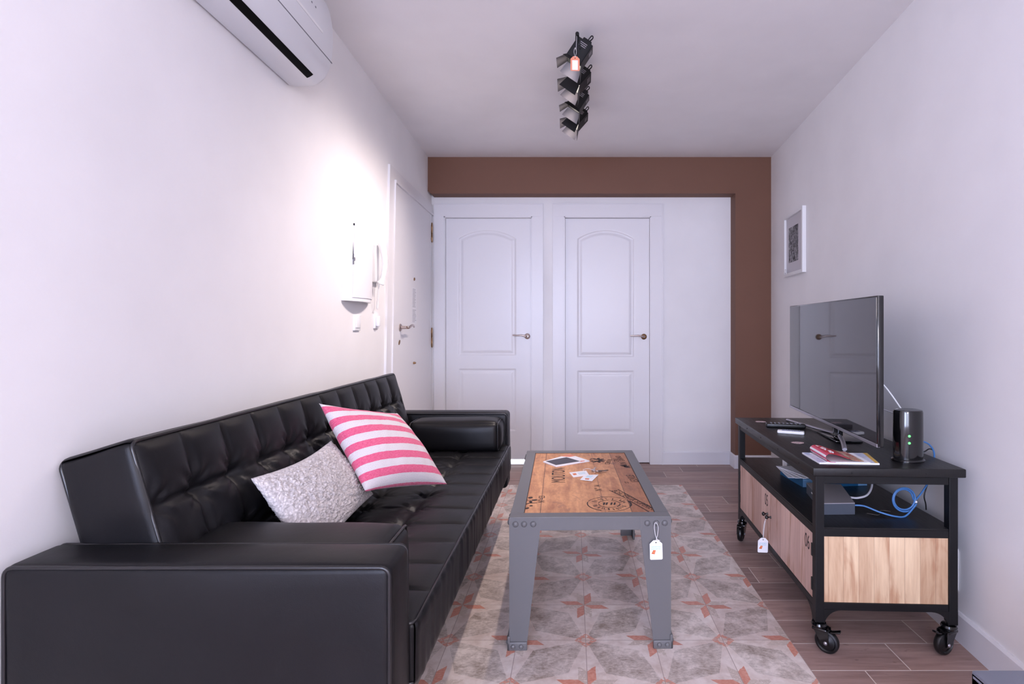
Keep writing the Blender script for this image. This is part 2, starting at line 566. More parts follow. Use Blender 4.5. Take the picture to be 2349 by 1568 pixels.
bm = BM()
prism(bm, [(-1.9, Y0 - 0.15, 0), (2.1, Y0 - 0.15, 0), (2.1, 6.2, 0), (-1.9, 6.2, 0)], (0, 0, -0.08))
floor_o = obj('floor', bm, plank_floor(), kind='structure')
bm = BM()
prism(bm, [(-1.17, 0.45, -0.02), (0.787, 0.45, -0.02), (0.787, 3.876, -0.02), (-1.17, 3.876, -0.02)], (0, 0, 0.0206))
obj('tile_carpet', bm, carpet_tiles(), parent=floor_o, label='patterned star tiles set into the plank floor')

bm = BM()
prism(bm, [(-1.9, Y0 - 0.15, CZ), (2.1, Y0 - 0.15, CZ), (2.1, 6.2, CZ), (-1.9, 6.2, CZ)], (0, 0, 0.1))
obj('ceiling', bm, M_ceil, kind='structure')

ys = [Y0] + frange(0, YB, 18); zs = frange(0, CZ, 10)
bm = BM(); quad_grid(bm, lambda Y, z: (xl(Y, z), Y, z), ys, zs)
quad_grid(bm, lambda Y, z: (-1.42, Y, z), [Y0, YB], [0, CZ])
for Y in (Y0, YB):
    bm.faces.new([bm.verts.new(p) for p in ((xl(Y, 0), Y, 0), (xl(Y, CZ), Y, CZ), (-1.42, Y, CZ), (-1.42, Y, 0))])
obj('wall_left', bm, M_wall, smooth=60, kind='structure')
bm = BM()
prism(bm, [(xr(Y0), Y0, 0), (xr(0), 0, 0), (xr(YB), YB, 0), (xr(YB) + .15, YB, 0), (xr(0) + .15, 0, 0), (xr(Y0) + .15, Y0, 0)], (0, 0, CZ))
obj('wall_right', bm, M_wall, kind='structure')

# back wall with two door openings
def dx(px): return (px - 1313) / 278.03
D1 = (dx(1018), dx(1222)); D2 = (dx(1293), dx(1494)); DT = 2.045
bm = BM()
XA, XB = -1.20, xr(YB) + 0.02
for a, b_, z0, z1 in ((XA, D1[0], 0, CZ), (D1[0], D1[1], DT, CZ), (D1[1], D2[0], 0, CZ), (D2[0], D2[1], DT, CZ), (D2[1], XB, 0, CZ)):
    box(bm, a, b_, YB, YB + 0.12, z0, z1)
obj('wall_back', bm, M_wall, kind='structure')
# rooms behind the doors: closing walls so the gap below the door shows a lit room, not the sky
bm = BM()
box(bm, -1.9, 2.1, 6.1, 6.2, 0, CZ); box(bm, -1.6, -1.5, YB + .12, 6.1, 0, CZ); box(bm, -0.14, -0.10, YB + .12, 6.1, 0, CZ); box(bm, 1.8, 1.9, YB + .12, 6.1, 0, CZ)
obj('wall_bathroom', bm, M_wall, kind='structure')
bm = BM(); box(bm, -1.5, -0.14, 4.44, 6.1, -0.01, 0.004)
obj('floor_bathroom', bm, simple('white_stone', (235, 238, 244), rough=0.2), kind='structure')
# wall behind the camera with the window
bm = BM(); wx0, wx1, wz0, wz1 = -0.8, 1.0, 0.8, 2.3
for a, b_, z0, z1 in ((-1.45, wx0, 0, CZ), (wx0, wx1, 0, wz0), (wx0, wx1, wz1, CZ), (wx1, 1.45, 0, CZ)):
    box(bm, a, b_, Y0 - 0.15, Y0, z0, z1)
obj('wall_front', bm, M_wall, kind='structure')
w = thing('window_1', ((wx0 + wx1) / 2, Y0 - 0.08, wz0), kind='structure')
bm = BM(); W2 = (wx1 - wx0) / 2
for a, b_, z0, z1 in ((-W2, W2, 0, .06), (-W2, W2, wz1 - wz0 - .06, wz1 - wz0), (-W2, -W2 + .06, .06, wz1 - wz0 - .06), (W2 - .06, W2, .06, wz1 - wz0 - .06), (-.04, .04, .06, wz1 - wz0 - .06)):
    box(bm, a, b_, -.03, .03, z0, z1, 0.004)
obj('window_frame', bm, M_lacq, w)

# brown beam and column along the back wall
bm = BM()
cxl, bz = 1.306, 2.200
rc = 0.02
x0 = xl(YC, 2.3)
prism(bm, [(x0, YC, CZ), (x0, YC, bz + rc), (x0 + rc, YC, bz), (cxl, YC, bz), (cxl, YC, .105), (xr(YC), YC, .105), (xr(YC), YC, CZ)], (0, YB - YC, 0))
obj('trim_1', bm, M_brown, kind='structure')
# the wall band under the beam is flush behind it
# baseboards
def baseboard(name, pts, h=0.105, t=0.013):
    bm = BM()
    prof = [(0, 0), (t, 0), (t, h - 0.008), (t - 0.006, h), (0, h)]
    rings = []
    P = [Vector((p[0], p[1], 0)) for p in pts]
    for i, p in enumerate(P):
        a = (P[i] - P[i - 1]).normalized() if i > 0 else None
        b = (P[i + 1] - P[i]).normalized() if i < len(P) - 1 else None
        na = Vector((a.y, -a.x, 0)) if a else None; nb = Vector((b.y, -b.x, 0)) if b else None
        if na and nb:
            n = (na + nb).normalized(); n = n / max(0.3, n.dot(na))
        else: n = na or nb
        rings.append([bm.verts.new(p + n * d + Vector((0, 0, z))) for d, z in prof])
    for A, B in zip(rings, rings[1:]):
        for k in range(5): bm.faces.new((A[k], A[(k + 1) % 5], B[(k + 1) % 5], B[k]))
    bm.faces.new(rings[0]); bm.faces.new(rings[-1][::-1])
    return obj(name, bm, M_base, kind='structure')
baseboard('baseboard_back', [(dx(1519), YB), (cxl, YB), (cxl, YC), (xr(YC) - .002, YC)])
baseboard('baseboard_right', [(xr(YC - .013), YC - .013), (xr(0), 0), (xr(Y0), Y0)])
baseboard('baseboard_left', [(xl(0.0, 0) , 0.0), (xl(3.30, 0), 3.30)])

# ------------------------------------------------------------------ doors
def sd_rect(x, z, x0, x1, z0, z1):
    return max(x0 - x, x - x1, z0 - z, z - z1)
def leaf_bm(Wd, Hd, th=0.035):
    """moulded two panel leaf, front face at y=0 looking to -y"""
    p1 = (0.098, 0.570, 0.870, 1.857); arch = 0.072
    p2 = (0.098, 0.570, 0.235, 0.762)
    k = Wd / 0.694
    def groove(d):                                     # d < 0 inside the panel
        if d > 0.002 or d < -0.045: return 0.0 if d > 0 else 0.0015
        t = -d
        if t < 0.014: return 0.0065 * (0.5 - 0.5 * math.cos(PI * max(0, t) / 0.014))
        if t < 0.020: return 0.0065
        return 0.0065 - 0.005 * (0.5 - 0.5 * math.cos(PI * (t - 0.020) / 0.025))
    def dfun(x, z):
        x = x / k
        hw = (p1[1] - p1[0]) / 2; cx = (p1[0] + p1[1]) / 2
        rad = (hw * hw + arch * arch) / (2 * arch)
        cz = p1[3] + arch - rad
        d1 = max(p1[0] - x, x - p1[1], p1[2] - z, (math.hypot(x - cx, z - cz) - rad) if z > cz else -1)
        d2 = sd_rect(x, z, *p2)
        return groove(min(d1, d2))
    xs = frange(0, Wd, 170); zz = frange(0, Hd, 500)
    bm = BM()
    quad_grid(bm, lambda x, z: (x, dfun(x, z), z), xs, zz)
    pts = [(0, 0, 0), (Wd, 0, 0), (Wd, 0, Hd), (0, 0, Hd)]
    b = [bm.verts.new(Vector(p) + Vector((0, th, 0))) for p in pts]
    a = [bm.verts.new(p) for p in pts]
    bm.faces.new(b)
    for i in range(4): bm.faces.new((a[i], a[(i + 1) % 4], b[(i + 1) % 4], b[i]))
    return bm

def lever(root, px_, pz, y, flip=1, mat_rose=None):
    """nickel lever handle, rose at (px_, pz) on plane y, lever pointing to -x"""
    bm = BM()
    lathe(bm, [(0.024, 0), (0.024, 0.004), (0.018, 0.008), (0.010, 0.010), (0.009, 0.035), (0, 0.035)], 24, axis_M((px_, y, pz), (0, -1, 0)))
    o = obj('rosette', bm, mat_rose or M_chrome, root, world_space=True, smooth=40)
    bm = BM()
    pts = catmull([(px_, y - .034, pz), (px_ - .012 * flip, y - .042, pz + .001), (px_ - .045 * flip, y - .045, pz + .009), (px_ - .08 * flip, y - .045, pz + .008), (px_ - .118 * flip, y - .043, pz + .010)], 6)
    n = len(pts)
    tube(bm, pts, 0.007, 10, radii=[0.009 - 0.0035 * i / n for i in range(n)])
    return obj('lever', bm, M_chrome, root, world_space=True, smooth=60)

def door_set(name, x0, x1, leaf_mesh, bottom_gap, jl, jr):
    root = thing(name, ((x0 + x1) / 2, YB, 0), kind='structure')
    bm = BM()
    yc = YB - 0.013                                   # casing face
    # architraves with a small stepped edge
    for a, b_ in ((jl, x0 + .004), (x1 - .004, jr)):
        box(bm, a, b_, yc, YB + 0.001, 0, DT - .004, 0.001)
    box(bm, jl, jr, yc, YB + 0.001, DT - .004, 2.148, 0.001)
    box(bm, jr - 0.012, jr - .0002, yc - 0.004, yc - .0001, 0, 2.1375)
    box(bm, jl, jr - .0002, yc - 0.004, yc - .0001, 2.138, 2.1485)
    # jamb lining
    box(bm, x0 - .001, x0 + .012, yc + .002, YB + .119, 0, DT); box(bm, x1 - .012, x1 + .001, yc + .002, YB + .119, 0, DT)
    box(bm, x0, x1, yc + .002, YB + .119, DT - .012, DT + .001)
    obj('door_frame', bm, M_lacq, root, world_space=True)
    w_ = x1 - x0 - 0.026
    lf = link_obj(bpy.data.objects.new('door_leaf', leaf_mesh)); lf.parent = root
    lf.location = (x0 + .013 - (x0 + x1) / 2, 0.028, bottom_gap)
    RM[lf.name] = RM[root.name]
    return root

w1 = D1[1] - D1[0] - .026; w2 = D2[1] - D2[0] - .026
bm = leaf_bm(w2, DT - 0.014 - 0.008)
me = bpy.data.meshes.new('door_leaf'); bmesh.ops.recalc_face_normals(bm, faces=bm.faces); bm.to_mesh(me); bm.free()
me.materials.append(M_lacq)
for p in me.polygons: p.use_smooth = True
me.set_sharp_from_angle(angle=R(50))
me1 = me.copy(); me1.transform(Matrix.Diagonal((w1 / w2, 1, (DT - 0.014 - 0.034) / (DT - .022), 1)))
d1 = door_set('door_1', D1[0], D1[1], me1, 0.034, dx(996), dx(1246))
d2 = door_set('door_2', D2[0], D2[1], me, 0.008, dx(1268), dx(1521))
h = thing('door_handle', (0, 0, 0)); h.parent = d1; RM[h.name] = RM[d1.name]
for o_, dd, hx, hz in ((h, d1, dx(1209), 1.13 - 21 / 278), (None, d2, dx(1478), 1.13 - 22 / 278)):
    if o_ is None:
        o_ = thing('door_handle', (0, 0, 0)); o_.parent = dd; RM[o_.name] = RM[dd.name]
    lever(o_, hx, hz, YB + 0.028, mat_rose=(M_brass if dd is d2 else None))

# entrance door in the left wall: flush leaf, painted white
d3 = thing('door_3', (xl(3.87, 0), 3.87, 0), kind='structure')
def lw(Y, z, out): return Vector((xl(Y, z) + out, Y, z))
def wall_slab(bm, ya, yb, za, zb, o0, o1, ny=4, nz=6, bev=0):
    """slab hugging the left wall between distances o0 and o1"""
    Ys = frange(ya, yb, ny); Zs = frange(za, zb, nz)
    F = quad_grid(bm, lambda Y, z: lw(Y, z, o1), Ys, Zs); Bk = quad_grid(bm, lambda Y, z: lw(Y, z, o0), Ys, Zs)
    for g1, g2 in ((F, Bk),):
        for i in range(ny):
            bm.faces.new((g1[i][0], g1[i + 1][0], g2[i + 1][0], g2[i][0])); bm.faces.new((g1[i][-1], g2[i][-1], g2[i + 1][-1], g1[i + 1][-1]))
        for j in range(nz):
            bm.faces.new((g1[0][j], g2[0][j], g2[0][j + 1], g1[0][j + 1])); bm.faces.new((g1[-1][j], g1[-1][j + 1], g2[-1][j + 1], g2[-1][j]))
bm = BM()
wall_slab(bm, 3.32, 3.425, 0, 2.13, 0, 0.012)
wall_slab(bm, 3.425, 4.44, 2.055, 2.13, 0, 0.012)
wall_slab(bm, 3.312, 3.324, 0, 2.13, 0, 0.0135)
wall_slab(bm, 3.425, 4.44, 2.045, 2.062, 0, 0.022)
wall_slab(bm, 3.416, 3.428, 0, 2.062, 0, 0.020)
obj('door_frame', bm, M_lacq, d3, world_space=True)
bm = BM(); wall_slab(bm, 3.434, 4.385, 0.008, 2.045, 0, 0.010)
obj('door_leaf', bm, M_lacq, d3, world_space=True)
bm = BM(); wall_slab(bm, 4.389, 4.425, 0, 2.05, 0, 0.012)
obj('hinge_jamb', bm, M_lacq, d3, world_space=True)
for zc in (1.13 + (750 - 533) / 1240 * 4.40, 1.13 - (774 - 750) / 1240 * 4.40, 0.25):
    bm = BM(); zz0, zz1 = zc - .075, zc + .075
    c = lw(4.40, zc, 0.018)
    lathe(bm, [(0, -.083), (.003, -.080), (.005, -.075), (.006, -.073), (.006, -.004), (.0045, -.002), (.0045, .002), (.006, .004), (.006, .073), (.005, .075), (.003, .080), (0, .083)], 12, Matrix.Translation(c))
    box(bm, c.x - .008, c.x - .004, c.y - .01, c.y + .01, zc - .06, zc + .06)
    obj('hinge', bm, M_brass, d3, world_space=True, smooth=40)
h = thing('door_handle', (0, 0, 0)); h.parent = d3; RM[h.name] = RM[d3.name]
c = lw(3.585, 1.128, 0.010)
bm = BM(); lathe(bm, [(.025, 0), (.025, .005), (.02, .009), (.011, .011), (.010, .045), (0, .046)], 24, axis_M(c, (1, 0, 0)))
obj('rosette', bm, M_chrome, h, world_space=True, smooth=40)
bm = BM(); pts = catmull([c + Vector((.045, 0, 0)), c + Vector((.056, .012, .0)), c + Vector((.060, .05, .012)), c + Vector((.060, .09, .014)), c + Vector((.056, .125, .004))], 6)
tube(bm, pts, .008, 10, radii=[.010 - .004 * i / len(pts) for i in range(len(pts))])
obj('lever', bm, M_chrome, h, world_space=True, smooth=60)
def disc_on_left(name, Y, z, r, hgt, m, par, sz=1.0):
    bm = BM(); lathe(bm, [(r, 0), (r, hgt * .5), (r * .7, hgt), (0, hgt)], 20, axis_M(lw(Y, z, 0.010), (1, 0, 0)) @ Matrix.Diagonal((sz, 1, 1, 1)))
    return obj(name, bm, m, par, world_space=True, smooth=40)
disc_on_left('keyhole_cover', 3.572, 1.13 - 35 / 1240 * 3.572, .012, .004, M_brass, d3, 1.7)
disc_on_left('peephole', 3.905, 1.13 + 110 / 1240 * 3.905, .010, .006, M_brass, d3, 1.3)
disc_on_left('pull_knob', 3.905, 1.13 - 82 / 1240 * 3.905, .008, .018, M_brass, d3)
# faded printed notices taped to the entrance door
M_notice = simple('faded_ink', (178, 176, 186), rough=0.8)
for k, (za, zb, lb) in enumerate(((1.405, 1.275, 'small white sheet with faded grey print taped on entrance door, upper one'), (1.255, 1.165, 'small white sheet with faded grey print taped on entrance door, lower one'))):
    t = thing('door_notice', lw(3.91, zb, 0.0105), label=lb, cat='notice', group='notices on the entrance door')
    bm = BM(); wall_slab(bm, 3.855, 3.975, zb - .01, za + .01, 0.0102, 0.0108); obj('paper_sheet', bm, M_paper, t, world_space=True)
    bm = BM(); z_ = za
    while z_ > zb:
        wall_slab(bm, 3.868, 3.868 + random.uniform(.06, .095), z_ - .004, z_, 0.0109, 0.0112, 1, 1); z_ -= .0105
    obj('printed_lines', bm, M_notice, t, world_space=True)

# ------------------------------------------------------------------ things on the left wall
# electrical panel with a bowed door
Yp0, Yp1, Zp0, Zp1 = 2.665, 3.02, 1.262, 1.668
t = thing('fuse_box', lw(2.84, Zp0, 0), label='white fuse box with bowed door on the left wall', cat='fuse box')
bm = BM()
def bow(Y, k=0.05):
    q = (Y - (Yp0 + Yp1) / 2) / ((Yp1 - Yp0) / 2)
    return 0.012 + k * (1 - q * q)
def bowed(bm, ya, yb, za, zb, off, base=None):
    Ys = frange(ya, yb, 20); F = []; Bk = []
    for Y in Ys:
        F.append([bm.verts.new(lw(Y, z, bow(Y) + off)) for z in (za, zb)])
        Bk.append([bm.verts.new(lw(Y, z, 0 if base is None else bow(Y) + base)) for z in (za, zb)])
    for i in range(20):
        bm.faces.new((F[i][0], F[i + 1][0], F[i + 1][1], F[i][1])); bm.faces.new((Bk[i][0], Bk[i][1], Bk[i + 1][1], Bk[i + 1][0]))
        bm.faces.new((F[i][0], Bk[i][0], Bk[i + 1][0], F[i + 1][0])); bm.faces.new((F[i][1], F[i + 1][1], Bk[i + 1][1], Bk[i][1]))
    for e in (0, -1): bm.faces.new((F[e][0], F[e][1], Bk[e][1], Bk[e][0]))
bowed(bm, Yp0, Yp1, Zp0, Zp1, 0)
obj('housing', bm, M_whitepl, t, world_space=True, smooth=40)
bm = BM(); bowed(bm, Yp0 + .045, Yp1 - .012, Zp0 + .018, Zp1 - .016, 0.004, 0.0005)
dr = obj('panel_door', bm, M_lacq, t, world_space=True, smooth=40)
bm = BM()
def bar_on_box(bm, ya, yb, za, zb, o):
    pa = lw(ya, za, bow(ya) + o)
    box(bm, pa.x - .001, pa.x + .003, ya, yb, za, zb, 0.0005)
bar_on_box(bm, Yp0 + .040, Yp0 + .0445, 1.47, Zp1 - .02, 0.0)
bar_on_box(bm, Yp0 + .038, Yp0 + .048, Zp1 - .028, Zp1 - .018, 0.002)
obj('door_gap', bm, M_dark, t, world_space=True)
bm = BM(); bar_on_box(bm, Yp0 + .040, Yp0 + .056, 1.445, 1.498, 0.004); bar_on_box(bm, Yp0 + .040, Yp0 + .052, 1.464, 1.48, 0.007)
obj('latch', bm, M_seam, dr, world_space=True)

# intercom handset
t = thing('intercom_handset', lw(3.09, 1.39, 0), label='white intercom handset on the wall beside the entrance door', cat='intercom')
bm = BM(); c = lw(3.10, 1.49, 0)
box(bm, c.x, c.x + .03, 3.06, 3.15, 1.385, 1.60, 0.008, 3); obj('wall_base', bm, M_whitepl, t, world_space=True, smooth=40)
bm = BM(); pts = catmull([(c.x + .045, 3.075, 1.375), (c.x + .06, 3.075, 1.41), (c.x + .072, 3.075, 1.49), (c.x + .062, 3.075, 1.57), (c.x + .046, 3.075, 1.605)], 6)
tube(bm, pts, .02, 12, radii=[.019, .022, .021, .018, .016, .015, .014, .014, .014, .014, .014, .014, .014, .015, .016, .017, .018, .020, .021, .022, .021, .020, .019, .018, .016][:len(pts)])
obj('handset', bm, M_whitepl, t, world_space=True, smooth=60)
bm = BM(); pts = catmull([(c.x + .04, 3.075, 1.375), (c.x + .03, 3.08, 1.32), (c.x + .02, 3.09, 1.255), (c.x + .018, 3.105, 1.235), (c.x + .02, 3.115, 1.27), (c.x + .02, 3.12, 1.34), (c.x + .015, 3.12, 1.39)], 8)
tube(bm, pts, .003, 8); obj('cord', bm, M_whitepl, t, world_space=True, smooth=60)

def wall_plate(name, Y, z, w_, h_, label, cat, knob=True):
    t = thing(name, lw(Y, z - h_ / 2, 0), label=label, cat=cat)
    c = lw(Y, z, 0); bm = BM(); box(bm, c.x - .002, c.x + .009, Y - w_ / 2, Y + w_ / 2, z - h_ / 2, z + h_ / 2, 0.003)
    obj('cover_plate', bm, M_whitepl, t, world_space=True, smooth=40)
    bm = BM(); box(bm, c.x + .008, c.x + .014, Y - w_ / 2 + .014, Y + w_ / 2 - .014, z - h_ / 2 + .014, z + h_ / 2 - .014, 0.003, M=None)
    obj('rocker', bm, M_whitepl, t, world_space=True, smooth=40)
    return t
wall_plate('light_switch', 2.86, 1.153, .082, .082, 'white square light switch under the fuse box', 'light switch')
t = wall_plate('doorbell_unit', 3.15, 1.165, .070, .085, 'small white wall plate with button beside the entrance door frame', 'wall plate')
bm = BM(); c = lw(3.15, 1.165, 0); box(bm, c.x + .013, c.x + .03, 3.125, 3.15, 1.135, 1.195, .004)
obj('button_block', bm, M_whitepl, t, world_space=True, smooth=40)

# air conditioner
Ya, Yb_ = 1.22, 2.095
t = thing('air_conditioner', lw(1.66, 2.057, 0), label='white split air conditioner high on the left wall', cat='air conditioner')
prof = [(0, 2.062), (.02, 2.058), (.07, 2.057), (.105, 2.064), (.135, 2.088), (.155, 2.125), (.166, 2.175), (.170, 2.24), (.166, 2.30), (.155, 2.35), (.135, 2.385), (.10, 2.40), (0, 2.40)]
def xw(Y): return xl(Y, 2.2) - 0.0
def extrude_prof(bm, prof, ya, yb, shrink_ends=0.012, off=0.0):
    rings = []
    stations = [(ya, 1), (ya + .006, 0.3), (ya + .02, 0), (yb - .02, 0), (yb - .006, 0.3), (yb, 1)]
    zc = 2.23
    for Y, s in stations:
        k = 1 - shrink_ends * s * 6
        rings.append([bm.verts.new((xw(Y) + d * (k if d > .001 else 1) + (off if d > .001 else 0), Y, zc + (z - zc) * (1 - shrink_ends * s * 2))) for d, z in prof])
    n = len(prof)
    for A, B in zip(rings, rings[1:]):
        for k in range(n): bm.faces.new((A[k], A[(k + 1) % n], B[(k + 1) % n], B[k]))
    bm.faces.new(rings[0]); bm.faces.new(rings[-1][::-1])
bm = BM(); pf = [Vector((d, 0, z)) for d, z in prof]
sm = catmull([(d, 0, z) for d, z in prof[2:-1]], 4)
full = [prof[0], prof[1]] + [(p.x, p.z) for p in sm] + [prof[-1]]
extrude_prof(bm, full, Ya, Yb_)
obj('housing', bm, M_acpl, t, world_space=True, smooth=35)
def prof_strip(ya, yb, i0, i1, lift, thick=0.002, dmul=1.0):
    """thin strip following the profile between fractional indices of `full`"""
    bm = BM(); n = 8; P = []
    for k in range(n + 1):
        f = i0 + (i1 - i0) * k / n; i = int(f); fr = f - i
        a = Vector((full[i][0], full[i][1])); b = Vector((full[min(i + 1, len(full) - 1)][0], full[min(i + 1, len(full) - 1)][1]))
        p = a.lerp(b, fr); d = (b - a).normalized(); nrm = Vector((d.y, -d.x)); P.append((p, nrm))
    rows = []
    for Y in (ya, yb):
        rows.append([bm.verts.new((xw(Y) + p.x + nr.x * lift, Y, p.y + nr.y * lift)) for p, nr in P] + [bm.verts.new((xw(Y) + p.x + nr.x * (lift - thick), Y, p.y + nr.y * (lift - thick))) for p, nr in P[::-1]])
    m_ = len(rows[0])
    for k in range(m_): bm.faces.new((rows[0][k], rows[0][(k + 1) % m_], rows[1][(k + 1) % m_], rows[1][k]))
    bm.faces.new(rows[0]); bm.faces.new(rows[1][::-1])
    return bm
obj('air_outlet', prof_strip(Ya + .04, 2.02, 5.2, 8.0, 0.001), M_dark, t, world_space=True)
obj('front_panel_seam', prof_strip(Ya + .002, Yb_ - .004, 16.0, 16.25, 0.0008), M_seam, t, world_space=True)
obj('panel_crease', prof_strip(Ya + .05, 1.99, 20.2, 20.8, 0.0012), M_whitepl, t, world_space=True)
bm = BM()
for yy in (1.86, 1.90, 1.93): merge(bm, prof_strip(yy, yy + .006, 24.0, 24.4, 0.0012))
pieces('indicator_mark', bm, M_seam, t, world_space=True)

# ------------------------------------------------------------------ picture on the right wall
Y1_, Y2_ = 3.53, 3.93
t = thing('framed_picture', (xr(3.73), 3.73, 1.49), label='small white framed black and white print on the right wall', cat='picture')
fm = BM(); zb0, zb1, dp = 1.490, 1.925, 0.026
def rwall(Y, z, out): return Vector((xr(Y) - out, Y, z))
def rslab(bm, ya, yb, za, zb, o0, o1):
    prism(bm, [rwall(ya, za, o0), rwall(yb, za, o0), rwall(yb, za, o1), rwall(ya, za, o1)], (0, 0, zb - za))
for a in ((Y1_, Y1_ + .022, zb0, zb1), (Y2_ - .022, Y2_, zb0, zb1), (Y1_ + .022, Y2_ - .022, zb0, zb0 + .022), (Y1_ + .022, Y2_ - .022, zb1 - .022, zb1)):
    rslab(fm, *a, 0.001, dp)
obj('frame', fm, M_whitepl, t, world_space=True)
bm = BM(); rslab(bm, Y1_ + .022, Y2_ - .022, zb0 + .022, zb1 - .022, 0.001, 0.010)
obj('mount_board', bm, simple('mount_board', (206, 202, 206), rough=.8), t, world_space=True)
def print_mat():
    m, nt, bs = new_mat('etching_print')
    vec, x, y, z = coords(nt)
    a = noise_tex(nt, vec, 34, 5, 0.75, dist=2.2); b_ = noise_tex(nt, vec, 12, 3, 0.6, dist=1.5)
    nt.links.new(mixc(nt, a * .65 + b_ * .35, (30, 28, 32), (176, 174, 178), 0.42, 0.60), bs.inputs['Base Color'])
    bs.inputs['Roughness'].default_value = .8
    return m
bm = BM(); rslab(bm, 3.655, 3.855, 1.585, 1.832, 0.010, 0.0108)
obj('art_print', bm, print_mat(), t, world_space=True)
t2 = thing('paper_tag', rwall(3.90, 1.50, dp), label='tiny white paper tag hanging at the lower corner of the wall picture', cat='tag')
bm = BM(); rslab(bm, 3.865, 3.885, 1.505, 1.545, dp + .001, dp + .002); obj('tag_card', bm, M_paper, t2, world_space=True)
bm = BM(); rslab(bm, 3.871, 3.879, 1.510, 1.520, dp + .0021, dp + .0024); obj('tag_print', bm, M_seam, t2, world_space=True)
# wall socket beside the media cabinet
t = thing('wall_socket', rwall(2.02, .22, 0), label='white socket plate low on the right wall behind the media cabinet', cat='socket')
bm = BM(); rslab(bm, 1.962, 2.09, .175, .325, 0, .012); obj('cover_plate', bm, M_whitepl, t, world_space=True)
bm = BM(); rslab(bm, 1.99, 2.07, .20, .30, .012, .014); obj('socket_insert', bm, M_acpl, t, world_space=True)

# ------------------------------------------------------------------ hang tags (reused kind)
def tag_outline(w_, h_):
    c = w_ * .3; r = .004
    pts = [(-w_ / 2 + c, h_), (w_ / 2 - c, h_), (w_ / 2, h_ - c * .95), (w_ / 2, r), (w_ / 2 - r * .3, r * .3), (w_ / 2 - r, 0), (-w_ / 2 + r, 0), (-w_ / 2 + r * .3, r * .3), (-w_ / 2, r), (-w_ / 2, h_ - c * .95)]
    return pts
def tag_parts(root, M, w_=.033, h_=.05, tilt=0.0, base=None, colour_print='orange', prints=True):
    """tag in local x (across) z (up) plane, facing -y; M places it (hang hole at origin)"""
    bm = BM(); prism(bm, [(x, 0, z - h_ + .006) for x, z in tag_outline(w_, h_)], (0, .0012, 0)); bm.transform(M)
    card = obj('tag_card', bm, base or M_paper, root, world_space=True)
    bm = BM(); lathe(bm, [(.0022, 0), (.0022, .0004), (0, .0004)], 12, axis_M((0, -.0001, -.002), (0, -1, 0))); bm.transform(M)
    obj('hole', bm, M_dark, card, world_space=True)
    if prints:
        bm = BM()
        for row, (za, hh, n) in enumerate(((-.0175, .005, 8), (-.0245, .0065, 6))):
            for k in range(n):
                xx = -w_ * .36 + w_ * .74 * k / n
                box(bm, xx, xx + w_ * .05, -.0004, 0, za - hh / 2 + random.uniform(0, .0015), za + hh / 2)
        bm.transform(M); obj('pale_print', bm, M_blueprint, card, world_space=True)
        bm = BM(); prism(bm, [(-w_ * .38, -.0004, -.041), (-w_ * .12, -.0004, -.043), (-w_ * .02, -.0004, -.029), (-w_ * .22, -.0004, -.028)], (0, .0003, 0)); bm.transform(M)
        obj('orange_print', bm, M_orange, card, world_space=True)
    return card
def string(root, ptsl, r=.0009):
    bm = BM()
    for pts in ptsl: tube(bm, catmull(pts, 6), r, 6)
    return obj('string', bm, M_string, root, world_space=True, smooth=60)

# ------------------------------------------------------------------ ceiling spotlight
FX, FZ = 0.022, 2.455
t = thing('ceiling_spotlight', (FX, 2.87, CZ), label='black ceiling bar with four square studio style spotlights', cat='ceiling light')
bm = BM(); tube(bm, [(FX, 2.44, FZ), (FX, 3.34, FZ)], .0085, 12); obj('bar', bm, M_black, t, world_space=True, smooth=50)
bm = BM(); lathe(bm, [(.05, 0), (.05, .014), (.045, .02), (.012, .022), (.012, .034), (0, .034)], 28, axis_M((FX, 2.89, CZ), (0, 0, -1)))
obj('canopy', bm, M_black, t, world_space=True, smooth=40)
M_flapin = simple('flap_inner_grey', (92, 90, 94), rough=0.35, metal=0.6)
def bulb_mat():
    m, nt, bs = new_mat('glowing_bulb')
    bs.inputs['Emission Color'].default_value = (1, .9, .82, 1); bs.inputs['Emission Strength'].default_value = 25
    return m
M_bulb = bulb_mat()
heads = [(2.50, (-.56, .03, -.83), 0), (2.76, (-.62, -.16, -.77), 8), (3.02, (-.56, .05, -.83), 0), (3.28, (-.62, -.18, -.77), 8)]
